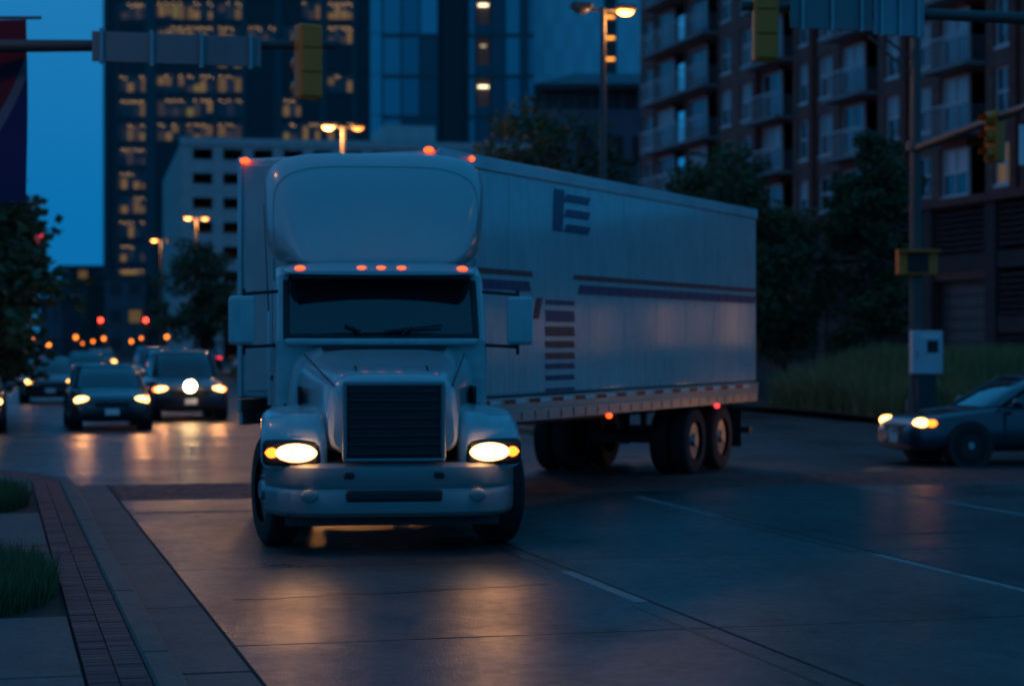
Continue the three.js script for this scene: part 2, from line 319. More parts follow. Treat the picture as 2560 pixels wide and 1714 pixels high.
blades('kerbside_grass', 'smaller dark grass patch further along the footway, near the crossing', 1800, () => { const a = rr(0, 6.28), r = Math.sqrt(rnd()); return W(23.9 + 1.4 * r * Math.sin(a), -.25 + .66 * r * Math.cos(a), .1); }, .14, .34, GREEN);
blades('median_grass', 'low grass on the median island along the avenue', 3000, () => W(rr(41, 130), rr(11.25, 12.95), .18), .12, .3, GREEN);

// ------------------------------------------------------------------ buildings
const glassBlue = phys([.05, .12, .15], .1, { metalness: .75 }), frameLight = std([.5, .5, .5], .5), frameDark = std([.05, .055, .06], .5, { metalness: .3 });
const litPanes = [[.17, .075, .006], [.05, .02, .003], [.24, .11, .012], [.012, .005, .002], [.2, .125, .003]].map((c) => new THREE.MeshStandardMaterial({ color: rgb(.1, .08, .06), roughness: .5, emissive: rgb(...c), emissiveIntensity: 1 }));
const ceilLamp = glow([1, .5, .14], 3.4);
const litOld = glow([.1, .055, .012], 1);
{ // dark office tower with lit floors
  const Z = 312, o = thing('office_tower', 'tall dark office tower with many warm lit windows, left of the glass tower', 'building', V3(0, 0, -Z));
  const X = (px) => (px - 1280) / F * Z, Y = (py) => EYE + (HZ - py) / F * Z;
  const wall = std([.035, .045, .055], .45, { metalness: .2, map: T.dirt }), fin = std([.06, .075, .085], .4, { metalness: .4 }), darkPane = phys([.012, .018, .022], .07, { metalness: .2 });
  const roomBack = std([.05, .04, .035], .9);
  // floors, piers and core leave real openings for the windows
  mesh('core', [span(X(258), X(930), 0, 84, -34, -3.2)], wall, o);
  const bays = [[270, 290], [296, 362], [390, 460], [462, 531], [541, 603], [616, 687], [705, 752], [754, 800], [817, 880], [893, 922]];
  const piers = [[258, 270], [290, 296], [362, 390], [460, 462], [531, 541], [603, 616], [687, 705], [752, 754], [800, 817], [880, 893], [922, 930]];
  for (const [a, b] of piers) mesh('pier', [span(X(a), X(b), 0, 84, -3.2, .35)], fin, o);
  const lit = { '1:0': 1, '1:1': 1, '1:2': 1, '1:3': 2, '1:4': 1, '1:5': 1, '1:6': 2, '1:-3': 1 };
  const step = 3.78, top0 = Y(186);
  for (let k = -7; k < 11; k++) {
    const yt = top0 - k * step;
    if (yt < 6) continue;
    mesh('floor_band', [span(X(258) + .02, X(930) - .02, yt, yt + 1.0, -3.2, .1)], wall, o);
    bays.forEach(([a, b], i) => {
      const y0 = yt - step + 1.0, x0 = X(a) + .03, x1 = X(b) - .03, drop = i < 2 ? .5 : 0;
      const h = Math.abs(Math.sin(k * 12.9898 + i * 78.233) * 43758.5453) % 1;
      let on = i === 0 || i === 9 ? 0 : i === 1 ? (k === -1 || k === -2 ? 0 : 1) : (k >= 0 && k <= 2 ? h > .16 : k > 2 ? 0 : h > .42) ? 1 : 0;
      if (k >= -3 && k <= 2 && (i === 2 || i === 3)) on = k === -1 ? 0 : 1;
      if (on) {
        const room = mesh('window', [span(x0, x1, y0, yt - .01, -3.15, -3.0), span(x0, x1, y0 + .02, y0 + .08, -3, -.05)], roomBack, o);
        const n = Math.max(2, Math.round((x1 - x0) / 1.1)), lw = (x1 - x0) / n;
        for (let q = 0; q < n; q++) {
          const m = litPanes[((h * 31 + q * (h > .5 ? 2 : 1) + k + 20) | 0) % ((k === 1 && i === 3) ? 5 : 4)];
          if (rnd() > .14) { const bh = (yt - y0) * rr(.35, .92); mesh('lit_blind', [box(lw * rr(.8, .98), bh, .05, x0 + lw * (q + .5), rnd() > .4 ? y0 + .1 + bh / 2 : yt - .35 - bh / 2 + .1, -.9 - rr(0, 1.4))], rnd() > .25 ? m : litPanes[(rnd() * 5) | 0], room); }
        }
        for (let q = 0; q < n; q++) if (rnd() > .3) mesh('ceiling_light', [box(.28, .05, .12, x0 + lw * (q + .35) + rr(-.1, .1), yt - .18 - drop * .3, -.5), box(.28, .05, .12, x0 + lw * (q + .7), yt - .3 - drop * .3, -1.7)], ceilLamp, room);
        mesh('pane', [span(x0, x1, y0, yt - .012, -.04, -.02)], new THREE.MeshPhysicalMaterial({ color: rgb(.8, .85, .88), transmission: 1, thickness: 0, roughness: .03 }), room);
      } else mesh('window', [span(x0, x1, y0, yt - .012, -.12, -.02)], darkPane, o);
    });
  }
}
{ // glass tower
  const Z = 190, o = thing('glass_tower', 'teal glass tower with a dark recessed spine, beside the lit office tower', 'building', V3(0, 0, -235)); o.scale.setScalar(235 / 190);
  const X = (px) => (px - 1280) / F * Z, step = 3.88, y0 = EYE + (HZ - 262) / F * Z;
  const spine = std([.02, .025, .03], .5), slab = std([.05, .08, .09], .4, { metalness: .4 }), panes = [phys([.10, .26, .31], .16, { metalness: .8 }), phys([.07, .2, .25], .2, { metalness: .8 }), phys([.03, .08, .1], .15, { metalness: .6 }), phys([.13, .32, .38], .18, { metalness: .8 })];
  mesh('core', [span(X(935), X(1330), 0, 52, -18, -.5)], spine, o);
  const cols = [[925, 955, 3], [957, 1002, 0], [1004, 1048, 1], [1050, 1094, 2], [1172, 1188, 1], [1190, 1226, 2], [1228, 1262, 2], [1264, 1300, 0], [1302, 1318, 2], [1320, 1336, 1]];
  for (let k = -6; k < 8; k++) {
    const yb = y0 + k * step - 1.4; if (yb < 0) continue;
    mesh('floor_slab', [span(X(957), X(1094), yb + step - .32, yb + step - .02, -.5, .12)], slab, o);
    mesh('floor_slab', [span(X(1172), X(1336), yb + step - .32, yb + step - .02, -.5, .12)], slab, o);
    cols.forEach(([a, b, m], i) => { const x0 = X(a) + .04, x1 = X(b) - .04; if (i !== 5 || ![-1 + 1, 1, 2, 3].includes(k)) mesh('glass_panel', [span(x0, x1, yb + .03, yb + step - (i ? .34 : .04), -.4, i ? 0 : .3)], panes[(m + (i > 0 && (k * 3 + i * 5) % 7 === 0 ? 1 : 0)) % 4], o); else {
      const w = mesh('glass_panel', [span(x0, x1, yb + .03, yb + .9, -.4, 0)], panes[2], o);
      mesh('lit_window', [span(x0 + .05, x1 - .05, yb + .9, yb + step - .36, -.45, -.4)], litPanes[3], w);
      mesh('window_lamp', [box(k === 1 ? .5 : .95, .16, .1, (x0 + x1) / 2, yb + step - 1.1, -.25)], glow([1, .8, .5], k === 1 ? .7 : 4), w);
    } });
  }
  for (const px of [956, 1003, 1049, 1095, 1171, 1189, 1227, 1263, 1301, 1319]) mesh('mullion', [span(X(px) - .05, X(px) + .05, 0, 52, -.3, .2)], slab, o);
}
{ // white low block with square openings
  const o = thing('parking_block', 'pale concrete block with rows of square dark openings below the towers', 'building', V3(at(455, 850, 185).x, 0, -185), .21); o.scale.setScalar(.745);
  const wall = std([.55, .53, .52], .8, { map: T.dirt }), inner = wall, H = 27.9, wd = 46;
  mesh('rear_mass', [span(0, wd, 0, H - .4, -62, -16)], wall, o);
  for (let k = 0; k < 9; k++) mesh('deck', [span(.05, wd - .05, H - 1.1 - k * 3.05, H - .85 - k * 3.05, -16, -2.21)], inner, o);
  mesh('end_wall', [span(0, .3, 0, H - .4, -16, -2.2)], wall, o); mesh('end_wall', [span(wd - .3, wd, 0, H - .4, -16, -2.2)], wall, o);
  mesh('parapet', [span(-.25, wd + .2, H - .9, H, -2.2, .25)], wall, o);
  const cols = []; for (let i = 0; i < 12; i++) cols.push(1.3 + i * 3.75);
  for (let k = 0; k < 8; k++) {
    const y = H - 2.7 - k * 3.05;
    mesh('spandrel', [span(0, wd, y + 1.35, y + 1.35 + (k ? 1.69 : .44), -2.2, 0)], wall, o);
    cols.forEach((x, i) => { mesh('ledge', [span(x - .05, x + 2.5, y - .08, y, -2.1, .06)], wall, o); });
  }
  for (let i = 0; i <= 12; i++) { const x0 = i ? cols[i - 1] + 2.45 : 0, x1 = i < 12 ? cols[i] - .02 : wd; mesh('pier', [span(x0, x1, 0, H - .95, -2.1, -.02)], wall, o); }
  mesh('penthouse', [span(25.6, 32.4, H - .3, H + 2.4, -14, -3)], wall, o);
  for (let i = 0; i < 16; i++) mesh('side_fin', [span(-.22, -.02, 0, H - 1, -59 + i * 3.6, -57.6 + i * 3.6)], wall, o);
}
{ // building with the hipped roof, and the pale tower behind it
  const Z = 150, o = thing('hipped_roof_building', 'dark blue building with a hipped roof behind the lamp post', 'building', V3(at(1345, 850, Z).x, 0, -Z));
  const wall = std([.1, .13, .17], .7, { map: T.dirt }), roof = std([.07, .095, .12], .6, { map: T.dirt }), dark = std([.015, .018, .022], .4);
  mesh('wall', [span(.2, 9, 0, 19.3, -14, 0)], wall, o);
  mesh('window_band', [span(.35, 8.9, 19.3, 20.7, -13, -.25)], dark, o);
  for (let i = 0; i < 8; i++) mesh('band_mullion', [span(.4 + i * 1.18, .52 + i * 1.18, 19.31, 20.69, -.26, -.1)], wall, o);
  mesh('eave', [span(-.3, 9.3, 20.7, 21.15, -14.5, .7)], dark, o);
  const a = [V3(-.25, 21.15, .65), V3(9.25, 21.15, .65), V3(9.25, 21.15, -14.4), V3(-.25, 21.15, -14.4)], b = [V3(2.8, 22.4, -3), V3(9.2, 22.4, -3), V3(9.2, 22.4, -11), V3(2.8, 22.4, -11)];
  mesh('roof', loft([a, b], true, true, .1), roof, o);
  for (let k = 0; k < 4; k++) for (let i = 0; i < 4; i++) mesh('window', [span(.8 + i * 2.1, 2.2 + i * 2.1, 4 + k * 3.8, 5.9 + k * 3.8, -.1, .03)], dark, o);
  const Z2 = 300, t = thing('pale_tower', 'plain pale blue tower with a stair column of orange lights behind the lamp post', 'building', V3(0, 0, -Z2));
  const X = (px) => (px - 1280) / F * Z2, skin = [phys([.36, .42, .45], .22, { metalness: .85 }), phys([.33, .4, .43], .26, { metalness: .85 })];
  mesh('core', [span(X(1336), X(1640), 0, 76, -20, -.4)], frameDark, t);
  for (let k = 0; k < 20; k++) for (let i = 0; i < 7; i++) { const x0 = X(1334) + i * (X(1510) - X(1334)) / 7; mesh('wall_panel', [span(x0 + .006, x0 + (X(1510) - X(1334)) / 7 - .006, k * 3.8 + .006, k * 3.8 + 3.794, -.38, 0)], skin[(k * 7 + i * 3) % 2], t); }
  for (let k = 0; k < 20; k++) for (let i = 0; i < 4; i++) { const w = (X(1640) - X(1542)) / 4, x0 = X(1542) + i * w; mesh('wall_panel', [span(x0 + .006, x0 + w - .006, k * 3.8 + .006, k * 3.8 + 3.794, -.38, 0)], skin[(k * 5 + i) % 2], t); }
  const orange = glow([1, .34, .05], 2.6);
  for (let k = 0; k < 6; k++) { const y = EYE + (HZ - 147) / F * Z2 + (k - 3) * 3.16; if (k >= 3) mesh('stair_light', [box(1.25, .34, .1, X(1526), y, -.1)], orange, t); mesh('stair_window', [span(X(1513), X(1539), y + .5, y + 2.5, -.35, -.25)], frameDark, t); }
}
{ // brick apartment block over a garage podium, along the far right of the avenue
  const o = thing('apartment_block', 'brick apartment block with white balconies above a dark garage podium', 'building', W(0, 40.3, 0), AV);
  // local frame: -z runs up the avenue (s), x points away from the avenue, the front is at x = 0
  const sOf = (px) => { const k = (px - 1280) / F; return (40.3 * Vx - 40.3 * -Vz * k) / (-Ux + -Uz * k); };
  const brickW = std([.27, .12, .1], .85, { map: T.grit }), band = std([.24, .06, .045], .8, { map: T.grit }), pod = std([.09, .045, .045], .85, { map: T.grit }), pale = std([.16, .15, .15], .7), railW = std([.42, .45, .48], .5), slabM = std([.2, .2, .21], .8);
  const pane = phys([.1, .14, .16], .08, { metalness: .7 }), pane2 = phys([.3, .38, .42], .3, { metalness: .2 }), frameW = std([.5, .52, .55], .5);
  const S0 = 64, S1 = sOf(1602), H = 34, PT = 8.15;
  const bx = (s0, s1, y0, y1, x0, x1) => span(x0, x1, y0, y1, -s1, -s0);
  mesh('rear_mass', [bx(S0, S1, PT, H, 3.2, 18)], brickW, o);
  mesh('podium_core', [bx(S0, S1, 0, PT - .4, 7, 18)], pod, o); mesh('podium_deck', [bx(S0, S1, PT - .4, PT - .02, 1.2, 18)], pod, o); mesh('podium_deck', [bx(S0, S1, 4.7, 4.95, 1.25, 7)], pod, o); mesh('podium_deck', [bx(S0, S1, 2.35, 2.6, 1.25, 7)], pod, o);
  mesh('ledge', [bx(S0 - .1, S1 + .1, PT - .35, PT, -.25, 1.6)], band, o);
  // columns of windows and balconies, read off the photograph
  const cols = [['w', 1605, 1632], ['b', 1637, 1712], ['b', 1716, 1795], ['w', 1800, 1828], ['w', 1850, 1880], ['p', 1889, 1899], ['b', 1901, 1983], ['w', 1995, 2028], ['p', 2030, 2041], ['w', 2044, 2081], ['b', 2100, 2195], ['w', 2212, 2254], ['p', 2260, 2274], ['w', 2290, 2328], ['b', 2350, 2465], ['w', 2484, 2531], ['p', 2536, 2552], ['w', 2570, 2612], ['b', 2640, 2760]];
  const floors = [8.15, 10.85, 13.75, 16.75, 19.75, 22.75, 25.75, 28.75];
  let prev = S0; const solid = [];
  const openings = [];
  for (const [k, a, b] of cols) { const s1 = sOf(a), s0 = sOf(b); if (s0 < S0 + .2) continue; openings.push({ k, s0, s1 }); }
  openings.sort((a, b) => a.s0 - b.s0);
  for (const q of openings) { if (q.k === 'p') { mesh('pilaster', [bx(q.s0, q.s1, PT, H, -.22, .0)], band, o); mesh('wall_pier', [bx(prev, q.s1, PT, H, .002, 1.6)], brickW, o); prev = q.s1; continue; } if (q.s0 > prev + .02) mesh('wall_pier', [bx(prev, q.s0, PT, H, 0, 1.6)], brickW, o); prev = q.s1; }
  mesh('wall_pier', [bx(prev, S1, PT, H, 0, 1.6)], brickW, o);
  const win = (s0, s1, y0, y1, x, lit) => {
    const w = .08, g = [bx(s0, s1, y0, y0 + w, x - .02, x + .12), bx(s0, s1, y1 - w, y1, x - .02, x + .12), bx(s0, s0 + w, y0 + w, y1 - w, x - .02, x + .12), bx(s1 - w, s1, y0 + w, y1 - w, x - .02, x + .12), bx(s0 + w, s1 - w, (y0 + y1) / 2 - .05, (y0 + y1) / 2 + .05, x, x + .1)];
    const n = s1 - s0 > 3 ? 3 : 2; for (let i = 1; i < n; i++) { const s = s0 + (s1 - s0) * i / n; g.push(bx(s - .035, s + .035, y0 + w, y1 - w, x + .002, x + .098)); }
    const f = mesh('window', g, frameW, o);
    mesh('sill', [bx(s0 - .1, s1 + .1, y0 - .12, y0, x - .14, x + .1)], frameW, f);
    mesh('pane', [bx(s0 + w, s1 - w, y0 + w, (y0 + y1) / 2 - .05, x + .05, x + .07)], lit ? litOld : pane, f);
    mesh('pane', [bx(s0 + w, s1 - w, (y0 + y1) / 2 + .05, y1 - w, x + .05, x + .07)], lit ? litOld : (rnd() > .55 ? pane2 : pane), f);
    return f;
  };
  openings.forEach((q, i) => floors.forEach((y, k) => {
    const fh = (floors[k + 1] ?? y + 3) - y, yw = y + (k ? .42 : .3), yt = yw + (k ? 2.05 : 1.75);
    if (q.k === 'w') {
      mesh('spandrel', [bx(q.s0 + .003, q.s1 - .003, y, yw - .125, .005, 1.55)], brickW, o); mesh('spandrel', [bx(q.s0 + .003, q.s1 - .003, yt, y + fh, .005, 1.55)], brickW, o);
      win(q.s0 + .03, q.s1 - .03, yw, yt - .01, .16, k === 0 && (i === 2 || i === 3));
    } else if (q.k === 'b') {
      const sm = q.s0 + (q.s1 - q.s0) * .42;                       // near part is the dark recess, far part a wide window
      mesh('recess_wall', [bx(sm - .12, sm, y + .01, y + fh - .01, 1.55, 3.2)], brickW, o); mesh('balcony_door', [bx(q.s0 + .15, sm - .2, y + .02, y + 2.15, 3.08, 3.18)], pane, o);
      mesh('spandrel', [bx(sm, q.s1, y, yw - .35, .005, 1.55)], brickW, o); mesh('spandrel', [bx(sm, q.s1, yt + .1, y + fh, .005, 1.55)], brickW, o);
      win(sm + .05, q.s1 - .05, yw - .22, yt + .09, .16);
      if (k) {
        const b = mesh('balcony', [bx(q.s0 - .02, q.s1 + .04, y - .2, y - .02, -1.0, 3.19)], slabM, o);
        const rails = [];
        for (let r = 0; r < 6; r++) rails.push(bx(q.s0, q.s1 + .02, y + .12 + r * .17, y + .145 + r * .17, -.97, -.945), bx(q.s0, q.s0 + .025, y + .12 + r * .17, y + .145 + r * .17, -.94, 0), bx(q.s1 - .005, q.s1 + .02, y + .12 + r * .17, y + .145 + r * .17, -.94, 0));
        rails.push(bx(q.s0 - .02, q.s1 + .04, y + 1.12, y + 1.19, -1.0, -.92));
        for (let r = 0; r <= 4; r++) { const s = q.s0 + .03 + (q.s1 - q.s0 - .04) * r / 4; rails.push(bx(s - .02, s + .02, y - .02, y + 1.12, -.99, -.97)); }
        mesh('railing', rails, railW, b);
      }
    }
  }));
  // garage podium: piers, beams and louvre slats, and a vehicle door
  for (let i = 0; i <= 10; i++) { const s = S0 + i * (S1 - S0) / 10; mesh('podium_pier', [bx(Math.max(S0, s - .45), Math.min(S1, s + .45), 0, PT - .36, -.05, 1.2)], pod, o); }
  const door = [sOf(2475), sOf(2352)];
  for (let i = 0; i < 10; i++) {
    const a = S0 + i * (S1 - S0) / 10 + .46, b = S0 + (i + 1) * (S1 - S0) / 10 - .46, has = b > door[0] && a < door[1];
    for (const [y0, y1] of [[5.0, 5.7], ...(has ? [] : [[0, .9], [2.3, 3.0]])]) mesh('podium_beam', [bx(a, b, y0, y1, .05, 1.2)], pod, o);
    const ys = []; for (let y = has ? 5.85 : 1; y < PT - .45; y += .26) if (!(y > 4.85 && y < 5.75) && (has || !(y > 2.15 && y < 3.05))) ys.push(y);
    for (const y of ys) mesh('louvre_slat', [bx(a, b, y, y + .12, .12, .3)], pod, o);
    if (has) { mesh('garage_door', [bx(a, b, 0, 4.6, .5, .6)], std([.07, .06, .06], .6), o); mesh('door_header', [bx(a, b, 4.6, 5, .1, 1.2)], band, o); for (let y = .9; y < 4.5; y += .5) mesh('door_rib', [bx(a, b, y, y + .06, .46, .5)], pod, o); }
  }
}
{ // shops off to the right whose lit windows the trailer mirrors
  const o = thing('shop_row', 'low row of shops with warm lit windows along the cross street, outside the view', 'building', W(49, 36, 0), AV);
  mesh('wall', [span(0, 34, 3.5, 6.5, -10, 0), span(0, 34, 0, .7, -10, 0), span(0, 34, .7, 3.5, -10, -3)], std([.2, .15, .13], .85, { map: T.grit }), o);
  for (let i = 0; i < 15; i++) { mesh('pier', [span(i * 2.34, i * 2.34 + 1.15, .71, 3.49, -2.9, -.02)], std([.2, .15, .13], .85), o); }
  for (let i = 0; i < 14; i++) mesh('lit_shop_window', [span(i * 2.34 + 1.18, i * 2.34 + 2.3, .9 + .4 * (i % 3), 3.3, -.5, -.4)], glow([1, .5, .24], [1.3, .3, 1.6, .8, 1.7, .2, 1.4, .9, 1.9, .5, 1.2, .3, 1.5, .8][i]), o);
}
// low blocks closing the end of the avenue
[['brown_shop_block', 'low brown shop block at the end of the avenue, behind the traffic', [.13, .08, .06], 150, 222, 705, 240, 3], ['pale_shop_block', 'grey flat-roofed block with a blank wall below the dark tower', [.2, .2, .22], 262, 362, 690, 225, 3],
 ['blue_shop_block', 'narrow blue-grey building between tree and brown block far away', [.12, .17, .22], 96, 152, 745, 200, 2], ['distant_block', 'faraway low roofline block beyond the end of the avenue', [.07, .075, .085], 150, 262, 665, 330, 5], ['dark_terrace', 'dark low terrace behind the median tree far down the avenue', [.06, .05, .05], 362, 560, 770, 215, 2]].forEach(([n, label, c, x0, x1, y, Z, fl], i) => {
  const a = at(x0, y, Z), b = at(x1, y, Z), w = b.x - a.x, o = thing(n, label, 'building', V3((a.x + b.x) / 2, 0, -Z)), m = std(c, .85, { map: T.grit });
  mesh('wall', [span(-w / 2, w / 2, 0, a.y, -9, 0)], m, o);
  mesh('parapet', [span(-w / 2 - .15, w / 2 + .15, a.y - .35, a.y + .15, -9.1, .15)], frameDark, o);
  const nx = Math.max(2, Math.round(w / 2.2));
  for (let k = 0; k < fl; k++) for (let q = 0; q < nx; q++) mesh('window', [span(-w / 2 + (q + .2) * w / nx, -w / 2 + (q + .8) * w / nx, a.y * (k + .3) / fl, a.y * (k + .75) / fl, -.05, .04)], (q * 7 + k * 3 + i) % 11 === 0 ? litOld : frameDark, o);
});

// ------------------------------------------------------------------ trees
const leafMats = [[.045, .075, .018], [.06, .09, .02], [.035, .06, .015]].map((c) => new THREE.MeshPhysicalMaterial({ color: rgb(...c), roughness: .9, transmission: .3, thickness: 0, side: THREE.DoubleSide }));
const bark = std([.05, .04, .032], .9, { map: T.grit });
function tree(name, label, pos, h, base, rx, clumps, leaf, per = 110, group) {
  const o = thing(name, label, 'tree', pos, 0, group);
  const ry = (h - base) / 2, yc = base + ry, limbs = [], centres = [];
  for (let i = 0; i < clumps; i++) {
    let a = rr(0, 6.28), u = rr(-1, 1), r = Math.cbrt(rr(.18, 1)); const q = Math.sqrt(1 - u * u), wob = .82 + .3 * Math.sin(a * 3 + u * 4);
    centres.push(V3(Math.cos(a) * q * r * rx * wob, yc + u * r * ry, Math.sin(a) * q * r * rx * wob));
  }
  limbs.push(rod(V3(0, 0, 0), V3(.05, base * .7, .03), h * .022, h * .017), rod(V3(.05, base * .7, .03), V3(-.06, yc + ry * .4, 0), h * .017, h * .006));
  for (let i = 0; i < Math.min(16, clumps); i++) limbs.push(rod(V3(0, base * .75 + (i % 5) * ry * .22, 0), centres[i], h * .008, h * .002, 6));
  mesh('trunk', limbs, bark, o);
  const pos_ = [[], [], []];
  centres.forEach((c, i) => {
    const R = rx * rr(.2, .36), out = pos_[i % 3];
    for (let k = 0; k < per; k++) {
      const d = V3(rr(-1, 1), rr(-1, 1), rr(-1, 1)); if (d.length() > 1) { k--; continue; }
      d.multiply(V3(R, R * .62, R)); const p = c.clone().add(d), e = leaf * rr(.6, 1.35);
      const a = V3(rr(-1, 1), rr(-.5, .5), rr(-1, 1)).normalize().multiplyScalar(e), b = V3(rr(-1, 1), rr(-1, 1), rr(-1, 1)).cross(a).normalize().multiplyScalar(e * .42);
      const q = [p, p.clone().addScaledVector(a, .5).add(b), p.clone().add(a), p.clone().addScaledVector(a, .5).sub(b)];
      for (const j of [0, 1, 2, 0, 2, 3]) out.push(q[j].x, q[j].y, q[j].z);
    }
  });
  const crown = new THREE.Group(); crown.name = 'crown'; o.add(crown);
  pos_.forEach((v, i) => { const g = new THREE.BufferGeometry(); g.setAttribute('position', new THREE.Float32BufferAttribute(v, 3)); g.computeVertexNormals(); mesh('foliage', g, leafMats[i], crown); });
  return o;
}
tree('roadside_tree', 'large leafy tree overhanging the pavement at the far left edge', W(55, -4.0), 7.4, .6, 5.0, 420, .34, 150);
tree('roadside_tree', 'low bushy tree under the large one at the left edge, behind the queue', W(53, -2.7), 5.2, .3, 3.9, 280, .3, 130);
tree('median_tree', 'small dark tree on the median, seen just left of the trailer', at(505, 0, 100).setY(.15), 7.1, 1.3, 2.4, 60, .2, 100);
tree('roadside_tree', 'leafy tree rising above the trailer roof, before the glass tower', at(1345, 0, 64).setY(.1), 9.5, 3, 2.7, 90, .17, 110);
tree('roadside_tree', 'dark broad tree beyond the rear end of the trailer', at(1815, 0, 60).setY(.5), 7.5, .9, 2.6, 130, .17, 130);
tree('roadside_tree', 'slim dark tree standing beside the traffic signal pole', at(2180, 0, 60).setY(.5), 8.0, .9, 1.6, 90, .16, 120);
tree('roadside_tree', 'low dark tree between the broad tree and the slim tree', at(1960, 0, 72).setY(.4), 6.2, .9, 1.9, 80, .17, 120);

// ------------------------------------------------------------------ street lamps
const SOD = rgb(1, .42, .12);
function streetLamp(label, pos, turn, on, power, H = 9.05) {
  const o = thing('street_lamp', label, 'street lamp', pos, turn, 'double street lamps on the median');
  mesh('pole', [rod(V3(0, 0, 0), V3(0, H - .05, 0), .11, .06, 12), rod(V3(0, 0, 0), V3(0, .5, 0), .17, .15, 12)], M.poleMetal, o);
  mesh('arm', [rod(V3(-.34, H - .06, 0), V3(.34, H - .06, 0), .035)], M.poleMetal, o);
  [-1, 1].forEach((k, i) => {
    const head = mesh('lamp_head', [rbox(.46, .14, .28, .05, k * .5, H, 0)], M.poleMetal, o);
    mesh('lamp_lens', metric(new THREE.SphereGeometry(1, 16, 8, 0, 6.29, Math.PI / 2, Math.PI / 2).scale(.19, .11, .12).translate(k * .5, H - .068, 0)), on[i] ? glow([1, .2, .03], on[i]) : std([.2, .2, .2], .2), head);
    if (on[i]) { const l = new THREE.PointLight(SOD, (power || 2.4) * on[i], 0, 2); l.position.set(k * .5, H - .26, 0); l.castShadow = true; l.shadow.radius = 20; o.add(l); }
  });
  return o;
}
streetLamp('near double-headed street lamp above the trailer with one head lit', at(1508, 850, 43.2).setY(.15), AV, [0, 26], .8);
streetLamp('double-headed street lamp glowing in front of the pale concrete block', at(857, 850, 67).setY(.15), AV, [42, 5], 2.2);
streetLamp('double-headed lit street lamp above the small median tree', at(490, 850, 117).setY(.15), AV, [20, 12]);
streetLamp('farthest street lamp down the median with one lit head', at(402, 850, 143).setY(.15), AV, [20, 0]);
streetLamp('street lamp on the near pavement, out of view to the left', W(25, -2.6, .12), AV, [0, 8], 1.3);
streetLamp('street lamp on the near right side, out of view', W(21.5, 22.5), AV, [7, 0], .4);
{ // lantern posts far down the avenue
  const g = thing('lantern_post', 'x', 'lantern', V3(0, 0, 0), 0, 'small amber lantern posts far down the avenue');
  mesh('post', [rod(V3(0, 0, 0), V3(0, 1.95, 0), .05, .04, 8)], M.poleMetal, g);
  mesh('lantern', metric(new THREE.SphereGeometry(.13, 12, 8).translate(0, 2.1, 0)), glow([1, .2, .015], 5), g);
  mesh('cap', metric(new THREE.ConeGeometry(.2, .12, 10).translate(0, 2.31, 0)), M.poleMetal, g);
  const list = [[66, 843, 130, 'leftmost'], [80, 851, 118, 'second from left'], [188, 843, 130, 'fourth from left'], [152, 852, 215, 'third from left'], [231, 853, 190, 'fifth from left'], [258, 846, 150, 'sixth from left'], [327, 853, 160, 'seventh from left'], [352, 845, 200, 'eighth from left'], [416, 842, 125, 'rightmost'], [285, 838, 230, 'highest near the red signals'], [120, 860, 110, 'lowest near the leaves'], [205, 858, 240, 'faintest and lowest near the brown block']];
  list.forEach(([x, y, Z, w], i) => { const p = at(x, 0, Z).setY(EYE - (y - HZ) / F * Z - 2.1), lab = `${w} of the small amber lantern posts beyond the traffic`; if (!i) { g.userData.label = lab; g.position.copy(p); } else copy(g, lab, p); });
}
// ------------------------------------------------------------------ traffic signals, signs, banner
function signalHead(parent, name, x, y, z, turn, unlit = true) {   // faces local +z when turn is 0
  const g = new THREE.Group(); g.name = name; parent.add(g); g.position.set(x, y, z); g.rotation.y = turn;
  mesh('housing', [rbox(.36, 1.08, .26, .04)], M.signalYellow, g);
  for (let i = 0; i < 3; i++) {
    const yy = .35 - i * .35;
    mesh('visor', metric(new THREE.CylinderGeometry(.14, .14, .24, 18, 1, true, -.5, 5.3).rotateX(Math.PI / 2).translate(0, yy, .24)), M.signalYellow, g);
    mesh('lens', metric(new THREE.SphereGeometry(.13, 16, 8, 0, 6.29, 0, 1.2).rotateX(Math.PI / 2).scale(1, 1, .4).translate(0, yy, .1)), std([[.12, .01, .01], [.14, .07, .01], [.01, .09, .04]][i], .25), g);
    mesh('back_door', [rbox(.3, .31, .03, .012, 0, yy, -.14)], M.signalYellow, g);
  }
  return g;
}
function armPoints(a, b) { return [a, b]; }
{ // left mast arm, backs turned to the camera
  const s = 29, L = (px, py) => { const k = (px - 1280) / F; const t = (-Ux * s + k * -Uz * s) / (Vx + k * Vz); const p = W(s, t); p.y = EYE + (HZ - py) / F * -p.z; return p; };
  const o = thing('traffic_signal_mast', 'mast arm reaching in from the left with a long sign and one signal', 'traffic signal', V3(0, 0, 0));
  const base = W(s, -1.9), a = L(-120, 125), b = L(835, 112); base.y = .12;
  mesh('pole', [rod(base, base.clone().setY(7.1), .15, .12, 14), rod(base, base.clone().setY(.5), .24, .22, 14)], M.poleMetal, o);
  mesh('arm', [rod(base.clone().setY(a.y), b, .105, .06, 12)], M.poleMetal, o);
  const p0 = L(234, 0), p1 = L(655, 0), c = p0.clone().lerp(p1, .5), len = p0.distanceTo(p1); c.y = L(440, 126).y;
  const sg = mesh('street_sign', metric(rbox(len, .43, .03, .012)), M.signBack, o); sg.position.copy(c); sg.position.z += .14; sg.rotation.y = AV;
  for (let i = 0; i < 4; i++) { const m = mesh('bracket', [box(.05, .5, .06, -len / 2 + len * (i + .18) / 3.4, 0, .035)], M.steel, sg); }
  const q = L(772, 157); signalHead(o, 'signal_head', q.x, q.y, q.z + .12, AV + Math.PI + .25);
}
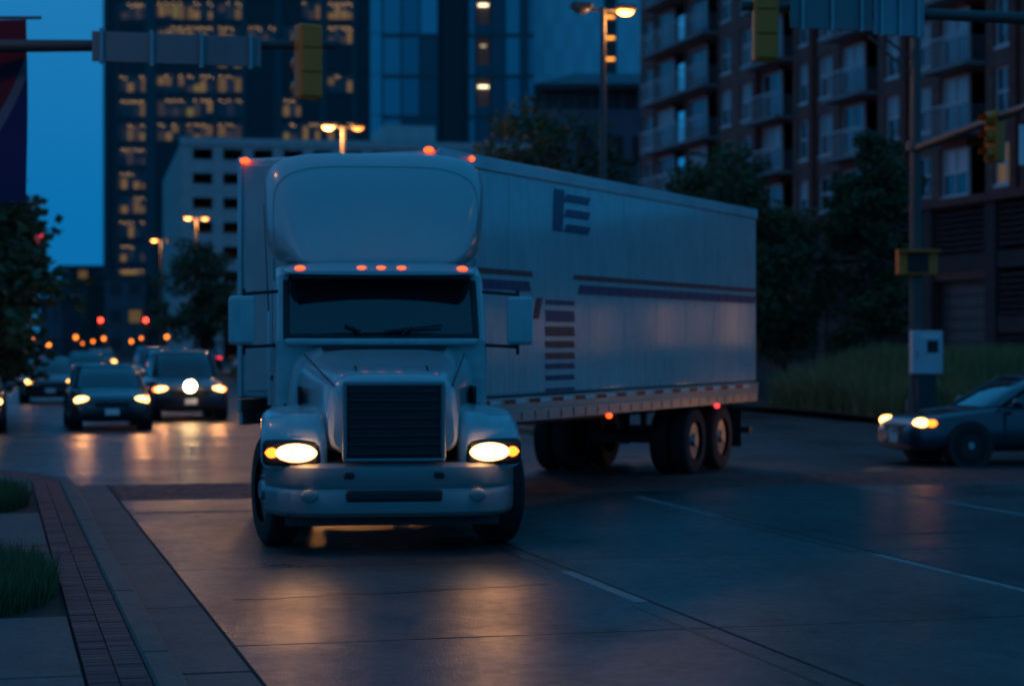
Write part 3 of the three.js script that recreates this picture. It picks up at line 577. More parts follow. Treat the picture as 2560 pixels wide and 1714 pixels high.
{ // right mast arm
  const s = 27, L = (px, py) => { const k = (px - 1280) / F; const t = (-Ux * s + k * -Uz * s) / (Vx + k * Vz); const p = W(s, t); p.y = EYE + (HZ - py) / F * -p.z; return p; };
  const o = thing('traffic_signal_mast', 'mast arm crossing the top right corner with sign backs and a signal', 'traffic signal', V3(0, 0, 0));
  const base = W(s, 22), a = L(2560, 46), b = L(1852, 14); base.y = 0;
  const dir = a.clone().sub(b), end = b.clone().addScaledVector(dir, (base.x - b.x) / dir.x);
  mesh('pole', [rod(base, base.clone().setY(end.y + .6), .16, .13, 14)], M.poleMetal, o);
  mesh('arm', [rod(end, b, .12, .07, 12)], M.poleMetal, o);
  const plate = (x0, x1, y0, y1, mat) => { const p = L(x0, (y0 + y1) / 2), q = L(x1, (y0 + y1) / 2), c = p.clone().lerp(q, .5); const m = mesh('sign_plate', metric(rbox(p.distanceTo(q), (y1 - y0) / F * -c.z, .025, .01)), mat, o); m.position.copy(c); m.position.z += .16; m.rotation.y = AV; for (let i = 0; i < 3; i++) mesh('bracket', [box(.045, (y1 - y0) / F * -c.z + .03, .05, (i - 1) * p.distanceTo(q) * .36, 0, .03)], M.steel, m); return m; };
  plate(1972, 2176, -45, 78, M.signBack); plate(2180, 2306, -60, 93, std([.26, .32, .36], .45, { metalness: .3, map: T.dirt }));
  const q = L(1912, 62); signalHead(o, 'signal_head', q.x, q.y, q.z + .1, AV + Math.PI - .2);
}
{ // corner signal pole beyond the cross street
  const p = at(2290, 850, 43.5); p.y = .12; const Z = 43.5, y = (py) => EYE + (HZ - py) / F * Z - .12;
  const o = thing('corner_signal_pole', 'dark signal pole on the far corner with an angled arm and pedestrian signal', 'traffic signal', p);
  mesh('pole', [rod(V3(0, 0, 0), V3(0, y(95), 0), .14, .11, 14), rod(V3(0, 0, 0), V3(0, .6, 0), .23, .2, 14)], M.poleMetal, o);
  const tip = at(2640, 238, 35.5).sub(p), root = V3(0, y(372), 0);
  mesh('arm', [rod(root, tip, .1, .075, 12)], M.poleMetal, o);
  mesh('brace', [rod(V3(-.05, y(190), 0), V3(-1.05, y(95), .2), .03), rod(V3(-.05, y(150), 0), V3(-.75, y(95), .2), .03)], M.poleMetal, o);
  const f = at(2488, 342, 38.4).sub(p);
  const g = signalHead(o, 'signal_head', f.x, f.y, f.z, -1.0); g.scale.setScalar(.92);
  const ped = mesh('pedestrian_signal', metric(rbox(.86, .52, .3, .03, 0, y(658), .12)), M.signalYellow, o);
  mesh('face', [rbox(.46, .4, .06, .02, 0, y(658), .27)], M.black, ped);
  mesh('hood', [box(.92, .05, .28, 0, y(628), .33)], M.signalYellow, ped);
  const sign = at(2590, 362, 37.6).sub(p), sp = mesh('turn_sign', metric(rbox(.62, .76, .02, .008)), M.signWhite, o); sp.position.copy(sign);
  mesh('arrow', [box(.07, .42, .008, -.12, -.05, .016), box(.22, .07, .008, -.02, .19, .016)], M.black, sp);
  mesh('collar', [rod(V3(0, y(376), 0), V3(0, y(352), 0), .2, .2, 14)], M.poleMetal, o);
  const cab = thing('signal_cabinet', 'pale grey cabinet with a dark square label, mounted at the corner signal pole', 'cabinet', p.clone().add(V3(.22, 0, .28)));
  mesh('box', [rbox(.66, .93, .34, .02, -.05, y(880), 0)], std([.55, .57, .6], .5, { map: T.dirt }), cab);
  mesh('label_plate', [rbox(.24, .26, .012, .004, .06, y(866), .176)], M.black, cab); mesh('door_trim', [rbox(.4, .06, .012, .004, 0, y(842), .176)], M.signWhite, cab); mesh('handle', [rbox(.03, .16, .03, .01, -.27, y(885), .185)], M.steel, cab);
  mesh('pedestal', [box(.4, 1.2, .26, -.05, .58, 0)], M.darkMetal, cab);
}
{ // banner
  const o = thing('street_banner', 'red and navy banner on a lamp post at the upper left edge', 'banner', at(-150, 850, 28.5).setY(.12));
  const X0 = .22, X1 = 1.235, y0 = EYE + 342 / F * 28.5 - .12, y1 = EYE + 806 / F * 28.5 - .12;
  mesh('post', [rod(V3(0, 0, 0), V3(0, 8.6, 0), .12, .08, 12)], M.poleMetal, o);
  for (const y of [y0, y1]) mesh('bracket_rod', [rod(V3(0, y, 0), V3(X1 + .2, y, 0), .022)], M.darkMetal, o);
  const navyCloth = std([.004, .012, .09], .85), redCloth = std([.1, .004, .02], .85), paleCloth = std([.07, .11, .15], .85);
  const H = y1 - y0, ph = (x, y) => V3(X0 + (X1 - X0) * x, y0 + H * y, .02 + .05 * Math.sin(y * 5 + x * 2));
  const strip = (lo, hi, m) => { const g = [], n = 14; const v = []; for (let i = 0; i < n; i++) { const a = i / n, b = (i + 1) / n; for (let j = 0; j < 12; j++) { const f = (x, k) => { const l = lo(x), h = hi(x); return ph(x, l + (h - l) * k / 12); }; const p = [f(a, j), f(b, j), f(b, j + 1), f(a, j + 1)]; for (const q of [0, 1, 2, 0, 2, 3]) v.push(...p[q].toArray()); } } const ge = new THREE.BufferGeometry(); ge.setAttribute('position', new THREE.Float32BufferAttribute(v, 3)); ge.computeVertexNormals(); return mesh('cloth', metric(ge), m, o); };
  strip(() => .012, (x) => .2 + .5 * x * x, navyCloth); strip((x) => .2 + .5 * x * x, (x) => .3 + .52 * x * x, paleCloth); strip((x) => .3 + .52 * x * x, () => .988, redCloth);
}
{ // far signals at red
  const mk = (px, label) => {
    const o = thing('red_signal', label, 'traffic signal', at(px, 850, 200).setY(0));
    mesh('post', [rod(V3(0, 0, 0), V3(0, 3.4, 0), .07)], M.poleMetal, o); mesh('housing', [rbox(.4, 1.1, .26, .04, 0, 3.7, 0)], M.signalYellow, o);
    mesh('red_lamp', metric(new THREE.SphereGeometry(.17, 14, 8).scale(1, 1, .5).translate(0, 4.0, .13)), glow([1, .03, .015], 22), o);
    for (const y of [3.7, 3.38]) mesh('unlit_lamp', metric(new THREE.SphereGeometry(.12, 10, 6).scale(1, 1, .5).translate(0, y, .13)), M.black, o);
  };
  mk(251, 'left one of two red traffic signals far down the avenue'); mk(364, 'right one of two red traffic signals far down the avenue');
  const n = thing('neon_sign', 'red glowing oval sign half hidden behind the leaves at left', 'sign', at(74, 850, 72).setY(0));
  mesh('post', [rod(V3(0, 0, 0), V3(0, 5.2, 0), .09)], M.poleMetal, n);
  const s = mesh('panel', metric(new THREE.CylinderGeometry(.62, .62, .18, 28).rotateX(Math.PI / 2).scale(1, .95, 1).translate(0, 5.6, 0)), M.darkMetal, n);
  mesh('neon_tube', metric(new THREE.TorusGeometry(.46, .07, 10, 32).translate(0, 5.6, .12)), glow([1, .06, .1], .9), s);
  mesh('neon_face', metric(new THREE.CylinderGeometry(.34, .34, .03, 24).rotateX(Math.PI / 2).translate(0, 5.6, .1)), glow([.9, .08, .12], .3), s);
}

// ------------------------------------------------------------------ vehicles
function wheel(parent, r, w, x, y, z, mat = M.alu, steer = 0, dual = false) {
  const g = new THREE.Group(); g.name = 'wheel'; parent.add(g); g.position.set(x, y, z); g.rotation.y = (x < 0 ? Math.PI : 0) + steer;   // outer face towards local +x
  const tyreAt = (dx) => { const pts = [[.58, -.5], [.9, -.5], [.98, -.42], [1, -.3], [1, .3], [.98, .42], [.9, .5], [.58, .5]].map(([a, b]) => new THREE.Vector2(a * r, b * w)); return new THREE.LatheGeometry(pts, 36).rotateZ(-Math.PI / 2).translate(dx, 0, 0); };
  mesh('tyre', dual ? [tyreAt(0), tyreAt(-w * 1.15)] : [tyreAt(0)], M.rubber, g);
  const rim = mesh('rim', [new THREE.CylinderGeometry(.6 * r, .6 * r, w * .8, 28).rotateZ(Math.PI / 2).translate(-w * .08, 0, 0), new THREE.CylinderGeometry(.17 * r, .22 * r, w * .35, 16).rotateZ(-Math.PI / 2).translate(w * .36, 0, 0)], mat, g);
  mesh('lug', Array.from({ length: 8 }, (_, i) => new THREE.CylinderGeometry(.03 * r, .03 * r, .05, 8).rotateZ(Math.PI / 2).translate(w * .33, Math.cos(i * .785) * .34 * r, Math.sin(i * .785) * .34 * r)), M.chrome, rim);
  return g;
}
const headGlow = glow([1, .55, .26], 24), headDim = glow([1, .42, .1], 9), amberGlow = glow([1, .12, .008], 7), tailGlow = glow([1, .03, .04], 3.5), markerGlow = glow([1, .06, .008], 4.5);
const HEAD = rgb(1, .4, .14);

{ // ---------------- tractor
  const o = thing('truck_tractor', 'white day-cab truck tractor with roof fairing, headlights on, turning towards the camera', 'truck', V3(-1.09, 0, -18.5), .124);
  // frame and running gear
  mesh('chassis', [span(.32, .44, .72, .98, -6.5, -.5), span(-.44, -.32, .72, .98, -6.5, -.5), span(-.32, .32, .75, .93, -6.5, -6.4), span(-.32, .32, .75, .93, -3.9, -3.8), span(-.9, .9, .4, .56, -1.28, -1.14)], M.black, o);
  wheel(o, .54, .3, 1.08, .54, -1.22, M.alu, .2); wheel(o, .54, .3, -1.08, .54, -1.22, M.alu, .2);
  for (const z of [-4.35, -5.62]) for (const k of [-1, 1]) wheel(o, .52, .28, k * 1.1, .52, z, M.alu, 0, true);
  mesh('fifth_wheel', [new THREE.CylinderGeometry(.46, .46, .1, 24).translate(0, 1.06, -4.85), box(.7, .12, .5, 0, .98, -4.85)], M.darkMetal, o);
  // bumper, curved in plan
  {
    const ring = (y, e) => { const p = []; for (let i = 0; i <= 20; i++) { const x = -1.19 + 2.38 * i / 20, q = Math.abs(x) / 1.19; p.push(V3(x * (1 - e * .012), y, -.07 * q * q - .55 * Math.pow(q, 9) - e * .03)); } for (let i = 20; i >= 0; i--) { const x = -1.19 + 2.38 * i / 20; p.push(V3(x * .985, y, -.72)); } return p; };
    const b = mesh('bumper', loft([ring(.36, 1.8), ring(.4, .4), ring(.58, 0), ring(.62, .5), ring(.66, 0), ring(.82, .3), ring(.86, 1.8)], true, true, .5), phys([.3, .31, .32], .3, { metalness: .35, map: T.streak }), o);
    mesh('air_slot', [rbox(.9, .11, .06, .03, 0, .56, .0)], M.black, b);
    for (const k of [-1, 1]) { mesh('fog_lamp', metric(new THREE.SphereGeometry(.07, 16, 8).scale(1.2, .9, .4).translate(k * .78, .56, -.03)), std([.25, .25, .25], .15), b); mesh('tow_eye', [rbox(.1, .06, .05, .02, k * .42, .75, .0)], M.black, b); }
    mesh('valance', [span(-1.0, 1.0, .27, .37, -.7, -.2)], M.black, b);
  }
  // hood: widening loft, brow above the grille
  const hood = mesh('hood', loft([oval(.99, .95, 1.97, -2.02, 4.5, 36, .93), oval(.95, .93, 1.92, -1.6, 4.5, 36, .9), oval(.83, .92, 1.83, -1.05, 4.5, 36, .9), oval(.72, .92, 1.755, -.55, 4.5, 36, .9), oval(.655, .92, 1.69, -.22, 4.5, 36, .9), oval(.62, .93, 1.645, -.1, 4.5, 36, .9), oval(.585, .95, 1.58, -.045, 4.5, 36, .88)], true, true, .9), M.white, o);
  mesh('hood_vent', [rbox(1.25, .012, .2, .005, 0, 0, 0, 1).rotateX(.2).translate(0, 1.925, -1.62)], M.black, hood);
  for (const k of [-1, 1]) mesh('side_vent', [rbox(.02, .2, .55, .008, k * .86, 1.45, -1.25)], M.black, hood);
  for (const k of [-1, 1]) { mesh('hood_latch', [rbox(.03, .12, .05, .012, k * .985, 1.3, -1.86)], M.black, hood); mesh('hood_seam', [rod(V3(k * .555, 1.575, -.12), V3(k * .8, 1.86, -1.5), .007, .007, 6)], M.black, hood); mesh('grab_handle', [rod(V3(k * .34, 1.71, -.3), V3(k * .34, 1.75, -.52), .012)], M.chrome, hood); }
  // grille
  const grille = mesh('grille', [rbox(.86, .68, .05, .03, 0, 1.24, -.04)], M.black, o);
  mesh('surround', [rbox(.95, .05, .06, .02, 0, 1.595, -.03), rbox(.95, .04, .06, .02, 0, .89, -.03), rbox(.045, .7, .06, .02, -.46, 1.24, -.03), rbox(.045, .7, .06, .02, .46, 1.24, -.03)], std([.25, .26, .27], .35, { metalness: .6 }), grille);
  for (let i = 0; i < 8; i++) mesh('grille_bar', [rbox(.86, .016, .03, .007, 0, .95 + i * .082, -.01)], std([.05, .05, .052], .4, { metalness: .5 }), grille);
  // fenders with wheel arches
  for (const k of [-1, 1]) {
    const sh = new THREE.Shape(); const R = .63, zc = -1.22;
    sh.moveTo(-.1, .8); sh.lineTo(-.07, 1.04); sh.quadraticCurveTo(-.1, 1.24, -.4, 1.33); sh.quadraticCurveTo(-1.1, 1.46, -1.75, 1.36); sh.quadraticCurveTo(-2.0, 1.3, -2.03, 1.05); sh.lineTo(-2.03, .62);
    sh.lineTo(zc - R * .98, .62); sh.absarc(zc, .52, R, Math.PI - .16, .42, true); sh.lineTo(-.5, .78); sh.closePath();
    const g = new THREE.ExtrudeGeometry(sh, { depth: .42, bevelEnabled: true, bevelThickness: .1, bevelSize: .09, bevelOffset: -.09, bevelSegments: 5, curveSegments: 18 }).applyMatrix4(new THREE.Matrix4().makeBasis(V3(0, 0, 1), V3(0, 1, 0), V3(-1, 0, 0))).translate(k * .92 + .21, 0, 0);
    // the nose of each fender sweeps back towards its outer side
    const p = g.attributes.position; for (let i = 0; i < p.count; i++) { const q = Math.max(0, (Math.abs(p.getX(i)) - .62) / .62), z = p.getZ(i), f = Math.max(0, 1 + z / .9); p.setZ(i, z - .3 * q * q * f); if (p.getY(i) > 1.1) p.setY(i, p.getY(i) - .1 * q * q); } g.computeVertexNormals();
    const fd = mesh('fender', metric(toCreasedNormals(g, .8)), M.white, o);
    const hl = new THREE.Group(); hl.name = 'headlight'; fd.add(hl); hl.position.set(k * .93, .955, -.135); hl.rotation.y = k * .24;
    mesh('lens', metric(new THREE.SphereGeometry(1, 24, 12).scale(.2, .088, .1).translate(-k * .03, 0, 0)), glow([1, .46, .15], 6), hl);
    mesh('bulb_reflector', metric(new THREE.SphereGeometry(1, 20, 12).scale(.085, .07, .05).translate(-k * .1, .005, .066)), headGlow, hl); mesh('bulb_reflector', metric(new THREE.SphereGeometry(1, 20, 12).scale(.06, .055, .045).translate(k * .055, .005, .064)), headGlow, hl);
    mesh('turn_signal', metric(new THREE.SphereGeometry(1, 16, 10).scale(.1, .08, .07).translate(k * .2, .0, -.045)), amberGlow, hl);
    mesh('housing', [rbox(.56, .24, .12, .05, k * .02, 0, -.05)], M.black, hl);
    spot(o, V3(k * .9, .955, .05), V3(k * .9, -.1, 16), HEAD, 1.3, .5, 6, .9);
  }
  // cab shell, open pane frames, glass
  const cab = mesh('cab', side([[-3.25, .78], [-3.25, 2.8], [-2.65, 2.78], [-2.36, 2.68], [-1.98, 2.0], [-1.98, .78]], 2.16, .07), M.white, o);
  const tilt = Math.atan2(.38, .64);
  const pane = (w0, w1, h, n = 10) => { const v = [], f = (i, j) => { const x = -1 + 2 * i / n, w = w0 + (w1 - w0) * j; return V3(x * w, (j - .5) * h, .06 * (1 - x * x)); }; for (let i = 0; i < n; i++) for (let j = 0; j < 1; j += .25) { const p = [f(i, j), f(i + 1, j), f(i + 1, j + .25), f(i, j + .25)]; for (const q of [0, 1, 2, 0, 2, 3]) v.push(...p[q].toArray()); } const g = new THREE.BufferGeometry(); g.setAttribute('position', new THREE.Float32BufferAttribute(v, 3)); return metric(toCreasedNormals(g, 1)); };
  const ws = mesh('windscreen', pane(.98, .92, .66), M.glass, cab); ws.position.set(0, 2.33, -2.14); ws.rotation.x = -tilt;
  mesh('seal', [rbox(2.0, .05, .05, .015, 0, -.345, .01), rbox(1.9, .05, .05, .015, 0, .345, .01), rbox(.07, .68, .05, .015, -.97, 0, -.01), rbox(.07, .68, .05, .015, .97, 0, -.01)], M.black, ws);
  for (const k of [-1, 1]) mesh('wiper', [rod(V3(k * .12 - .1, -.33, .085), V3(k * .5 + .12, -.25, .075), .011), rod(V3(k * .2, -.37, .08), V3(k * .3, -.28, .085), .012)], M.black, ws);
  mesh('cowl', [rbox(1.98, .07, .16, .03, 0, 1.985, -1.93)], M.white, cab);
  for (const k of [-1, 1]) {
    const d = mesh('door', [side([[-3.1, .86], [-3.1, 2.62], [-2.55, 2.62], [-2.14, 1.98], [-2.14, .86]], .025, .008).translate(k * 1.088, 0, 0)], M.white, cab);
    mesh('side_window', [side([[-3.02, 1.9], [-3.02, 2.54], [-2.58, 2.54], [-2.24, 1.96]], .012, .003).translate(k * 1.104, 0, 0)], M.glass, d);
    mesh('door_handle', [rbox(.03, .05, .16, .012, k * 1.112, 1.6, -2.98)], M.black, d);
    mesh('grab_rail', [rod(V3(k * 1.14, 1.3, -3.18), V3(k * 1.14, 2.3, -3.18), .016)], M.chrome, cab);
    mesh('step', [rbox(.3, .05, 1.1, .015, k * 1.08, .46, -2.7), rbox(.22, .3, 1.0, .03, k * 1.0, .62, -2.7)], M.darkMetal, cab);
    const tank = mesh('fuel_tank', [new THREE.CylinderGeometry(.3, .3, 1.0, 28).rotateX(Math.PI / 2).translate(k * .92, .66, -3.65)], M.alu, o);
    mesh('tank_strap', [-.3, .3].map((q) => new THREE.CylinderGeometry(.308, .308, .05, 28).rotateX(Math.PI / 2).translate(k * .92, .66, -3.65 + q)), M.darkMetal, tank);
    const mi = mesh('mirror', [rbox(.27, .5, .12, .045, k * 1.42, 2.2, -1.92)], M.white, cab);
    mesh('mirror_arm', [rod(V3(k * 1.06, 2.5, -2.15), V3(k * 1.4, 2.47, -1.95), .018), rod(V3(k * 1.06, 1.95, -2.1), V3(k * 1.4, 1.93, -1.95), .018), rod(V3(k * 1.4, 1.85, -1.95), V3(k * 1.4, 2.52, -1.95), .018)], M.black, mi);
    mesh('mirror_glass', [rbox(.23, .44, .01, .004, k * 1.42, 2.2, -1.984)], M.chrome, mi);
  }
  // roof cap with five marker lamps
  const capg = loft([oval(.96, 2.6, 2.82, -2.75, 4, 28), oval(1.0, 2.62, 2.82, -2.5, 4, 28), oval(1.0, 2.64, 2.79, -2.25, 4, 28), oval(.97, 2.655, 2.745, -2.08, 3, 28), oval(.94, 2.67, 2.71, -2.02, 3, 28)], true, true, 1);
  const cap = mesh('roof_cap', capg, M.white, cab);
  mesh('visor_shade', [rbox(1.8, .02, .22, .008, 0, 2.64, -2.12)], M.black, cap);
  const litPts = [-.83, -.2, 0, .21, .84];
  for (const x of litPts) { mesh('marker_lamp', metric(new THREE.SphereGeometry(1, 14, 8).scale(.055, .026, .05).translate(x, 2.738, -2.1)), markerGlow, cap); }
  // air deflector
  const fair = mesh('fairing', loft([oval(1.16, 2.74, 4.03, -3.27, 4.4, 40, 1.04), oval(1.15, 2.74, 4.0, -3.15, 4.4, 40, 1.03), oval(1.1, 2.74, 3.86, -2.98, 4, 40, 1), oval(1.04, 2.74, 3.62, -2.82, 3.6, 40, .97), oval(.97, 2.74, 3.32, -2.68, 3.2, 40, .92), oval(.88, 2.75, 3.04, -2.56, 3, 40, .85), oval(.76, 2.77, 2.9, -2.48, 2.6, 40, .9)], true, true, 1), M.white, cab);
  mesh('panel_seam', loft([oval(1.1045, 2.735, 3.864, -2.986, 4, 40, 1), oval(1.1045, 2.735, 3.864, -2.976, 4, 40, 1)], false, false, 1), M.black, fair);
  mesh('panel_seam', loft([oval(.6575, .92, 1.6935, -.226, 4.5, 36, .9), oval(.6565, .92, 1.6925, -.22, 4.5, 36, .9)], false, false, 1), M.black, hood);
  for (const k of [-1, 1]) mesh('side_extender', [rbox(.04, 2.0, .24, .015, k * 1.1, 1.9, -3.36)], M.white, cab);
  mesh('antenna', [rod(V3(-1.15, 2.3, -2.2), V3(-1.2, 3.4, -2.25), .007, .004, 6)], M.black, cab);
}
{ // ---------------- trailer
  const turn = -Math.atan(2300 / F), c = Math.cos(turn), s = Math.sin(turn), L = 11.4, hw = 1.3;
  const corner = V3(-.796, 0, -22.04), pos = V3(corner.x - c * hw, 0, corner.z + s * hw);
  const o = thing('box_trailer', 'white box trailer with red and navy stripes, coupled behind the truck tractor', 'trailer', pos, turn);
  const T0 = 1.33, T1 = 4.1;
  const body = mesh('body', metric(rbox(2 * hw, T1 - T0, L, .05, 0, (T0 + T1) / 2, -L / 2, 3)), M.trailerWhite, o);
  mesh('front_panel', [rbox(2.4, 2.6, .03, .01, 0, (T0 + T1) / 2, .008)], M.trailerFront, body);
  for (const k of [-1, 1]) {
    const x = k * hw;
    const r = mesh('bottom_rail', [rbox(.05, .15, L, .012, x + k * .002, T0 - .085, -L / 2), rbox(.05, .155, L - .1, .012, x + k * .012, T0 - .235, -L / 2)], M.rail, o);
    for (let i = 0; i < 15; i++) { const z = -.35 - i * .72; mesh('reflector_tape', [rbox(.006, .05, .3, .002, x + k * .03, T0 - .06, z, 1)], M.tapeRed, r); mesh('reflector_tape', [rbox(.006, .05, .3, .002, x + k * .03, T0 - .06, z - .31, 1)], M.tapeWhite, r); }
    const rg = metric(box(.02, .1, .03)); for (let i = 0; i < 27; i++) { const b = mesh('rail_slot', rg, M.darkMetal, r); b.position.set(x + k * .03, T0 - .24, -.5 - i * .4); }
    mesh('top_rail', [rbox(.05, .16, L, .015, x, T1 - .06, -L / 2)], M.alu, o);
    const pg = metric(rbox(.006, T1 - T0 - .24, .05, .0028, 0, 0, 0, 1)); for (let i = 0; i < 9; i++) { const p = mesh('side_post', pg, M.trailerWhite, o); p.position.set(x + k * .0015, (T0 + T1) / 2 - .01, -.6 - i * 1.24); }
    mesh('corner_post', [rbox(.07, T1 - T0, .12, .02, x - k * .02, (T0 + T1) / 2, -.03)], M.alu, o);
    // printed stripes and marks, thin films on the side
    const film = (name, z0, z1, y0, y1, m, slant = 0) => { const sh = new THREE.Shape([[-z0, y0], [-z1, y0], [-z1 + slant, y1], [-z0 + slant, y1]].map(([a, b]) => new THREE.Vector2(a, b))); const g = new THREE.ExtrudeGeometry(sh, { depth: .002, bevelEnabled: false }).applyMatrix4(new THREE.Matrix4().makeBasis(V3(0, 0, 1), V3(0, 1, 0), V3(-1, 0, 0))).translate(x + k * .006 + .001, 0, 0); return mesh(name, metric(g), m, o); };
    film('red_stripe', .1, 2.5, 2.77, 2.835, M.red, .03); film('navy_stripe', .1, 2.45, 2.59, 2.71, M.navy, .05);
    film('red_stripe', 3.75, L - .12, 2.77, 2.835, M.red, -.05); film('navy_stripe', 3.9, L - .12, 2.59, 2.71, M.navy, -.08);
    for (const [y0, y1, m] of [[2.44, 2.5, M.navy], [2.23, 2.37, M.navy], [2.05, 2.17, M.red], [1.905, 1.99, M.red], [1.765, 1.845, M.red], [1.64, 1.71, M.navy], [1.5, 1.565, M.navy], [1.36, 1.405, M.navy]]) film('graphic_bar', 2.9, 3.82, y0, y1, m, .03);
    for (const y of [3.36, 3.55, 3.74]) film('logo_bar', 3.45, 4.25, y, y + .105, M.navy, -.1);
    film('logo_bar', 3.1, 3.42, 3.36, 3.89, M.navy, -.06);
    film('pennant_mark', 2.5, 2.68, 2.26, 2.52, M.red, -.12);
    for (const [z, m] of [[-4.9, markerGlow], [-9.3, tailGlow]]) { mesh('side_marker', metric(new THREE.SphereGeometry(1, 12, 8).scale(.035, .035, .07).translate(x + k * .04, T0 - .33, z)), m, o); }
    for (const z of [-L + 1.5, -L + 2.75]) wheel(o, .5, .27, k * 1.1, .5, z, M.steel, 0, true);
    mesh('mud_flap', [box(.6, .62, .015, k * .95, .62, -L + .65)], M.rubber, o);
    mesh('landing_leg', [rbox(.12, .95, .12, .01, k * .85, .62, -2.7), rbox(.28, .04, .28, .01, k * .85, .14, -2.7)], M.darkMetal, o);
    mesh('rear_door', [rbox(1.24, 2.6, .04, .01, k * .63, (T0 + T1) / 2, -L - .012)], M.trailerWhite, o);
  }
  mesh('underframe', [span(-.5, -.38, .9, 1.08, -L + .3, -.6), span(.38, .5, .9, 1.08, -L + .3, -.6), span(-1.2, 1.2, 1.08, 1.16, -L + .1, -.2), span(-.9, .9, .45, .58, -L + 1.42, -L + 1.58), span(-.9, .9, .45, .58, -L + 2.67, -L + 2.83)], M.black, o);
  mesh('rear_bumper', [span(-1.2, 1.2, .5, .6, -L - .04, -L + .06), span(-.7, -.6, .6, 1.1, -L - .02, -L + .05), span(.6, .7, .6, 1.1, -L - .02, -L + .05)], M.darkMetal, o);
  for (const [x, y, z, k] of [[-1.2, 4.07, .035, 1], [1.18, 4.1, .035, 1], [1.305, 4.06, -.75, .5]]) mesh('marker_lamp', metric(new THREE.SphereGeometry(1, 14, 8).scale(.06, .035, .045).translate(x, y, z)), markerGlow, o);
}
// ---------------- cars
const car = (label, pos, turn, paintC, kind, lights, opts = {}) => {
  const suv = kind === 'suv', o = thing(suv ? 'sport_utility' : 'sedan_car', label, 'car', pos, turn);
  const paint = phys(paintC, .32, { clearcoat: 1, clearcoatRoughness: .06, metalness: .2 }), k = suv ? 1.14 : 1, ht = suv ? 1.74 : 1.45, w = suv ? .96 : .9;
  const st = [[-2.3, .68, .36, .8], [-2.2, .82, .28, .92], [-1.9, .88, .22, .99], [-1.2, .9, .2, 1.0], [0, .91, .2, .98], [.75, .91, .2, .96], [1.2, .9, .2, .9], [1.75, .87, .2, .83], [2.08, .83, .2, .76], [2.22, .76, .23, .69], [2.3, .62, .32, .6]];
  const body = mesh('body', loft(st.map(([z, a, y0, y1]) => oval(a * w / .9, y0 * k, y1 * k, z, 5, 36, .96)), true, true, .8), paint, o);
  const b = .93 * k, rz = suv ? -2.12 : -1.75, zt = suv ? -1.9 : -.95;
  const gh = mesh('glasshouse', loft([flat(w * .9, rz, 1.0, b, 5, 36), flat(w * .85, rz + .14, .62, b + (ht - b) * .42, 5, 36), flat(w * .76, (rz + zt) / 2 + (suv ? .05 : 0), .18, ht - .06, 5, 36)], true, true, .8), M.glass, o);
  mesh('roof', loft([flat(w * .765, (rz + zt) / 2 + (suv ? .03 : -.02), .2, ht - .065, 5, 36), flat(w * .73, zt + .02, .1, ht - .02, 5, 36), flat(w * .6, zt + .15, -.1, ht, 5, 36)], true, true, 1), paint, o);
  const pil = [];
  for (const q of [-1, 1]) { pil.push(rod(V3(q * w * .89, b, .86), V3(q * w * .74, ht - .07, .08), .035, .03, 8), rod(V3(q * w * .9, b, -.32), V3(q * w * .77, ht - .07, -.36), .035, .03, 8), rod(V3(q * w * .86, b, rz + .1), V3(q * w * .74, ht - .07, zt + .12), .05, .04, 8)); }
  for (const g of pil) mesh('pillar', metric(g), paint, gh);
  for (const q of [-1, 1]) {
    for (const z of [1.38, -1.35]) { wheel(o, suv ? .37 : .325, .22, q * (w - .09), suv ? .37 : .325, z, M.alu); mesh('wheel_arch', metric(new THREE.CylinderGeometry(suv ? .44 : .39, suv ? .44 : .39, .3, 30).rotateZ(Math.PI / 2).translate(q * (w - .135), suv ? .37 : .325, z)), M.black, body); }
    const hl = mesh('headlight', metric(new THREE.SphereGeometry(1, 20, 12).scale(.17, .085, .12).translate(q * w * .72, .68 * k, 2.12)), lights ? (lights > 3 ? headGlow : headDim) : std([.4, .4, .4], .1), body);
    if (lights) { mesh('turn_signal', metric(new THREE.SphereGeometry(1, 14, 8).scale(.06, .06, .09).translate(q * w * .88, .68 * k, 2.0)), lights > 2 ? amberGlow : std([.3, .12, .02], .2), hl); if (opts.beam) spot(o, V3(q * w * .7, .66 * k, 2.42), V3(q * w * .7, 0, 18), HEAD, opts.beam, .5, 6, .9); }
    mesh('tail_lamp', [rbox(.34, .13, .05, .02, q * w * .66, .8 * k, -2.24)], opts.tail ? tailGlow : M.tapeRed, body);
    const m = mesh('wing_mirror', metric(new THREE.SphereGeometry(1, 14, 8).scale(.12, .075, .08).translate(q * (w + .1), 1.0 * k, .62)), paint, o);
    mesh('door_handle', [rbox(.02, .03, .16, .008, q * w * .995, .82 * k, -.25)], M.chrome, body);
    for (const z of [.78, -.34, -1.28]) mesh('door_seam', [box(.02, .5, .012, q * (w * 1.005 - .006), .62 * k, z)], M.black, body); mesh('side_trim', [rbox(.02, .05, 2.3, .008, q * w * 1.003, .5 * k, -.2)], M.darkMetal, body);
  }
  mesh('grille', [rbox(suv ? 1.0 : .8, suv ? .24 : .15, .06, .03, 0, .57 * k, 2.27)], M.black, body);
  mesh('lower_intake', [rbox(1.1, .12, .06, .03, 0, .36 * k, 2.23)], M.black, body);
  mesh('number_plate', [rbox(.31, .14, .02, .006, 0, .42 * k, 2.3)], M.signWhite, body);
  return o;
};
const onRoad = (s, t) => W(s, t, 0);
car('dark sedan with both headlights on, foremost at the far stop line', onRoad(47.1, 2.55), AV, [.02, .022, .03], 'sedan', 2, { beam: 3 });
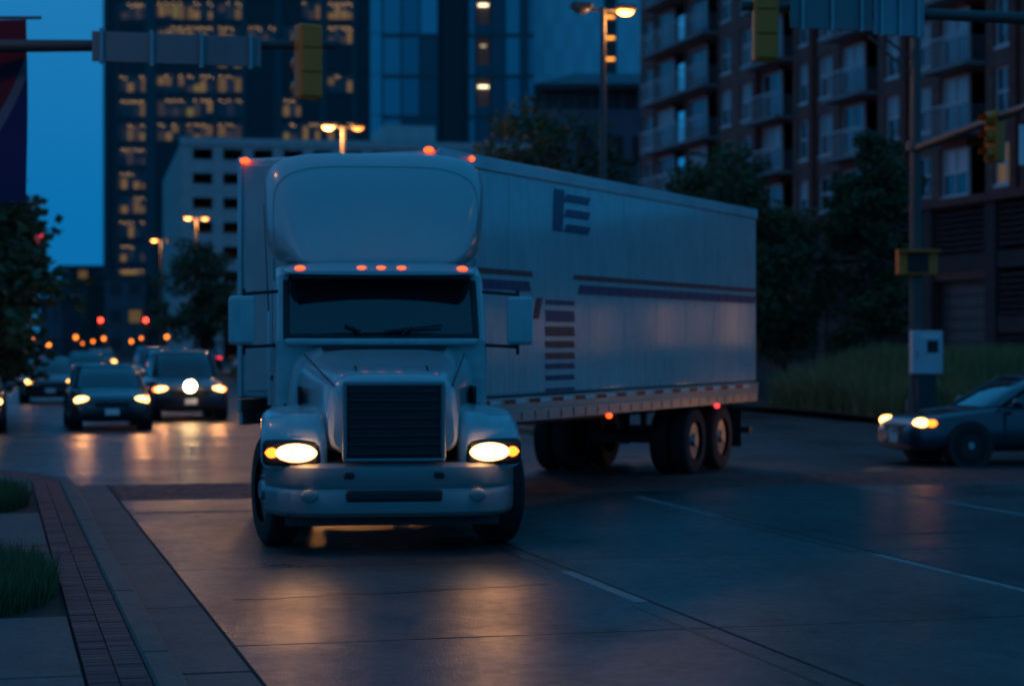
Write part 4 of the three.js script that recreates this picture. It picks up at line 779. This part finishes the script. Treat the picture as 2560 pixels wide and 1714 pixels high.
{
  const o = car('dark sport utility with blazing lights, just left of the truck trailer', onRoad(52.2, 4.75), AV, [.035, .035, .04], 'suv', 3, { beam: 3 });
  const r = mesh('driving_lamp', metric(new THREE.SphereGeometry(1, 20, 12).scale(.15, .13, .09).translate(-.02, .86, 2.34)), glow([1, .6, .24], 70), o);
  mesh('lamp_rim', metric(new THREE.TorusGeometry(.155, .02, 8, 24).translate(-.02, .86, 2.34)), M.chrome, r);
}
car('grey sedan cut by the left edge with one headlight visible', onRoad(46.4, -.62), AV, [.04, .05, .07], 'sedan', 1);
car('sedan with headlights on, queued behind the foremost dark sedan', onRoad(66.5, 1.75), AV, [.03, .03, .035], 'sedan', 2);
car('sedan partly hidden by the leaves at left, headlights on', onRoad(90, .1), AV, [.05, .05, .055], 'sedan', 2);
car('sedan far back in the queue, between the two front lanes', onRoad(97, 4.3), AV, [.025, .03, .04], 'sedan', 2);
car('sedan driving away with red tail lamps beyond the median, nearer one', onRoad(138, 14.2), AV + Math.PI, [.03, .03, .03], 'sedan', 0, { tail: 1 });
car('sedan driving away with red tail lamps beyond the median, farther one', onRoad(160, 16.4), AV + Math.PI, [.05, .05, .05], 'sedan', 0, { tail: 1 });
car('distant sedan with lit headlights, hindmost of the queue by the median', onRoad(128, 6.6), AV, [.03, .03, .03], 'sedan', 2);
car('distant sedan with lit headlights, hindmost of the queue by the kerb', onRoad(122, 2.2), AV, [.05, .04, .04], 'sedan', 1);
car('distant dark sport utility behind the blazing one in its lane', onRoad(78, 6.2), AV, [.03, .03, .035], 'suv', 2);
car('sedan with red tail lamps driving off, nearest to the median island', onRoad(112, 14.0), AV + Math.PI, [.04, .04, .04], 'sedan', 0, { tail: 1 });
{ // car crossing from the right
  const turn = AV - Math.PI / 2 - .02, front = at(2235, 850, 32.4).setY(0);
  car('dark blue sedan entering from the right edge with headlights on', front.clone().add(V3(-Math.sin(turn) * 2.3, 0, -Math.cos(turn) * 2.3)), turn, [.012, .02, .035], 'sedan', 3, { beam: 3 });
}
renderer.render(scene, camera);
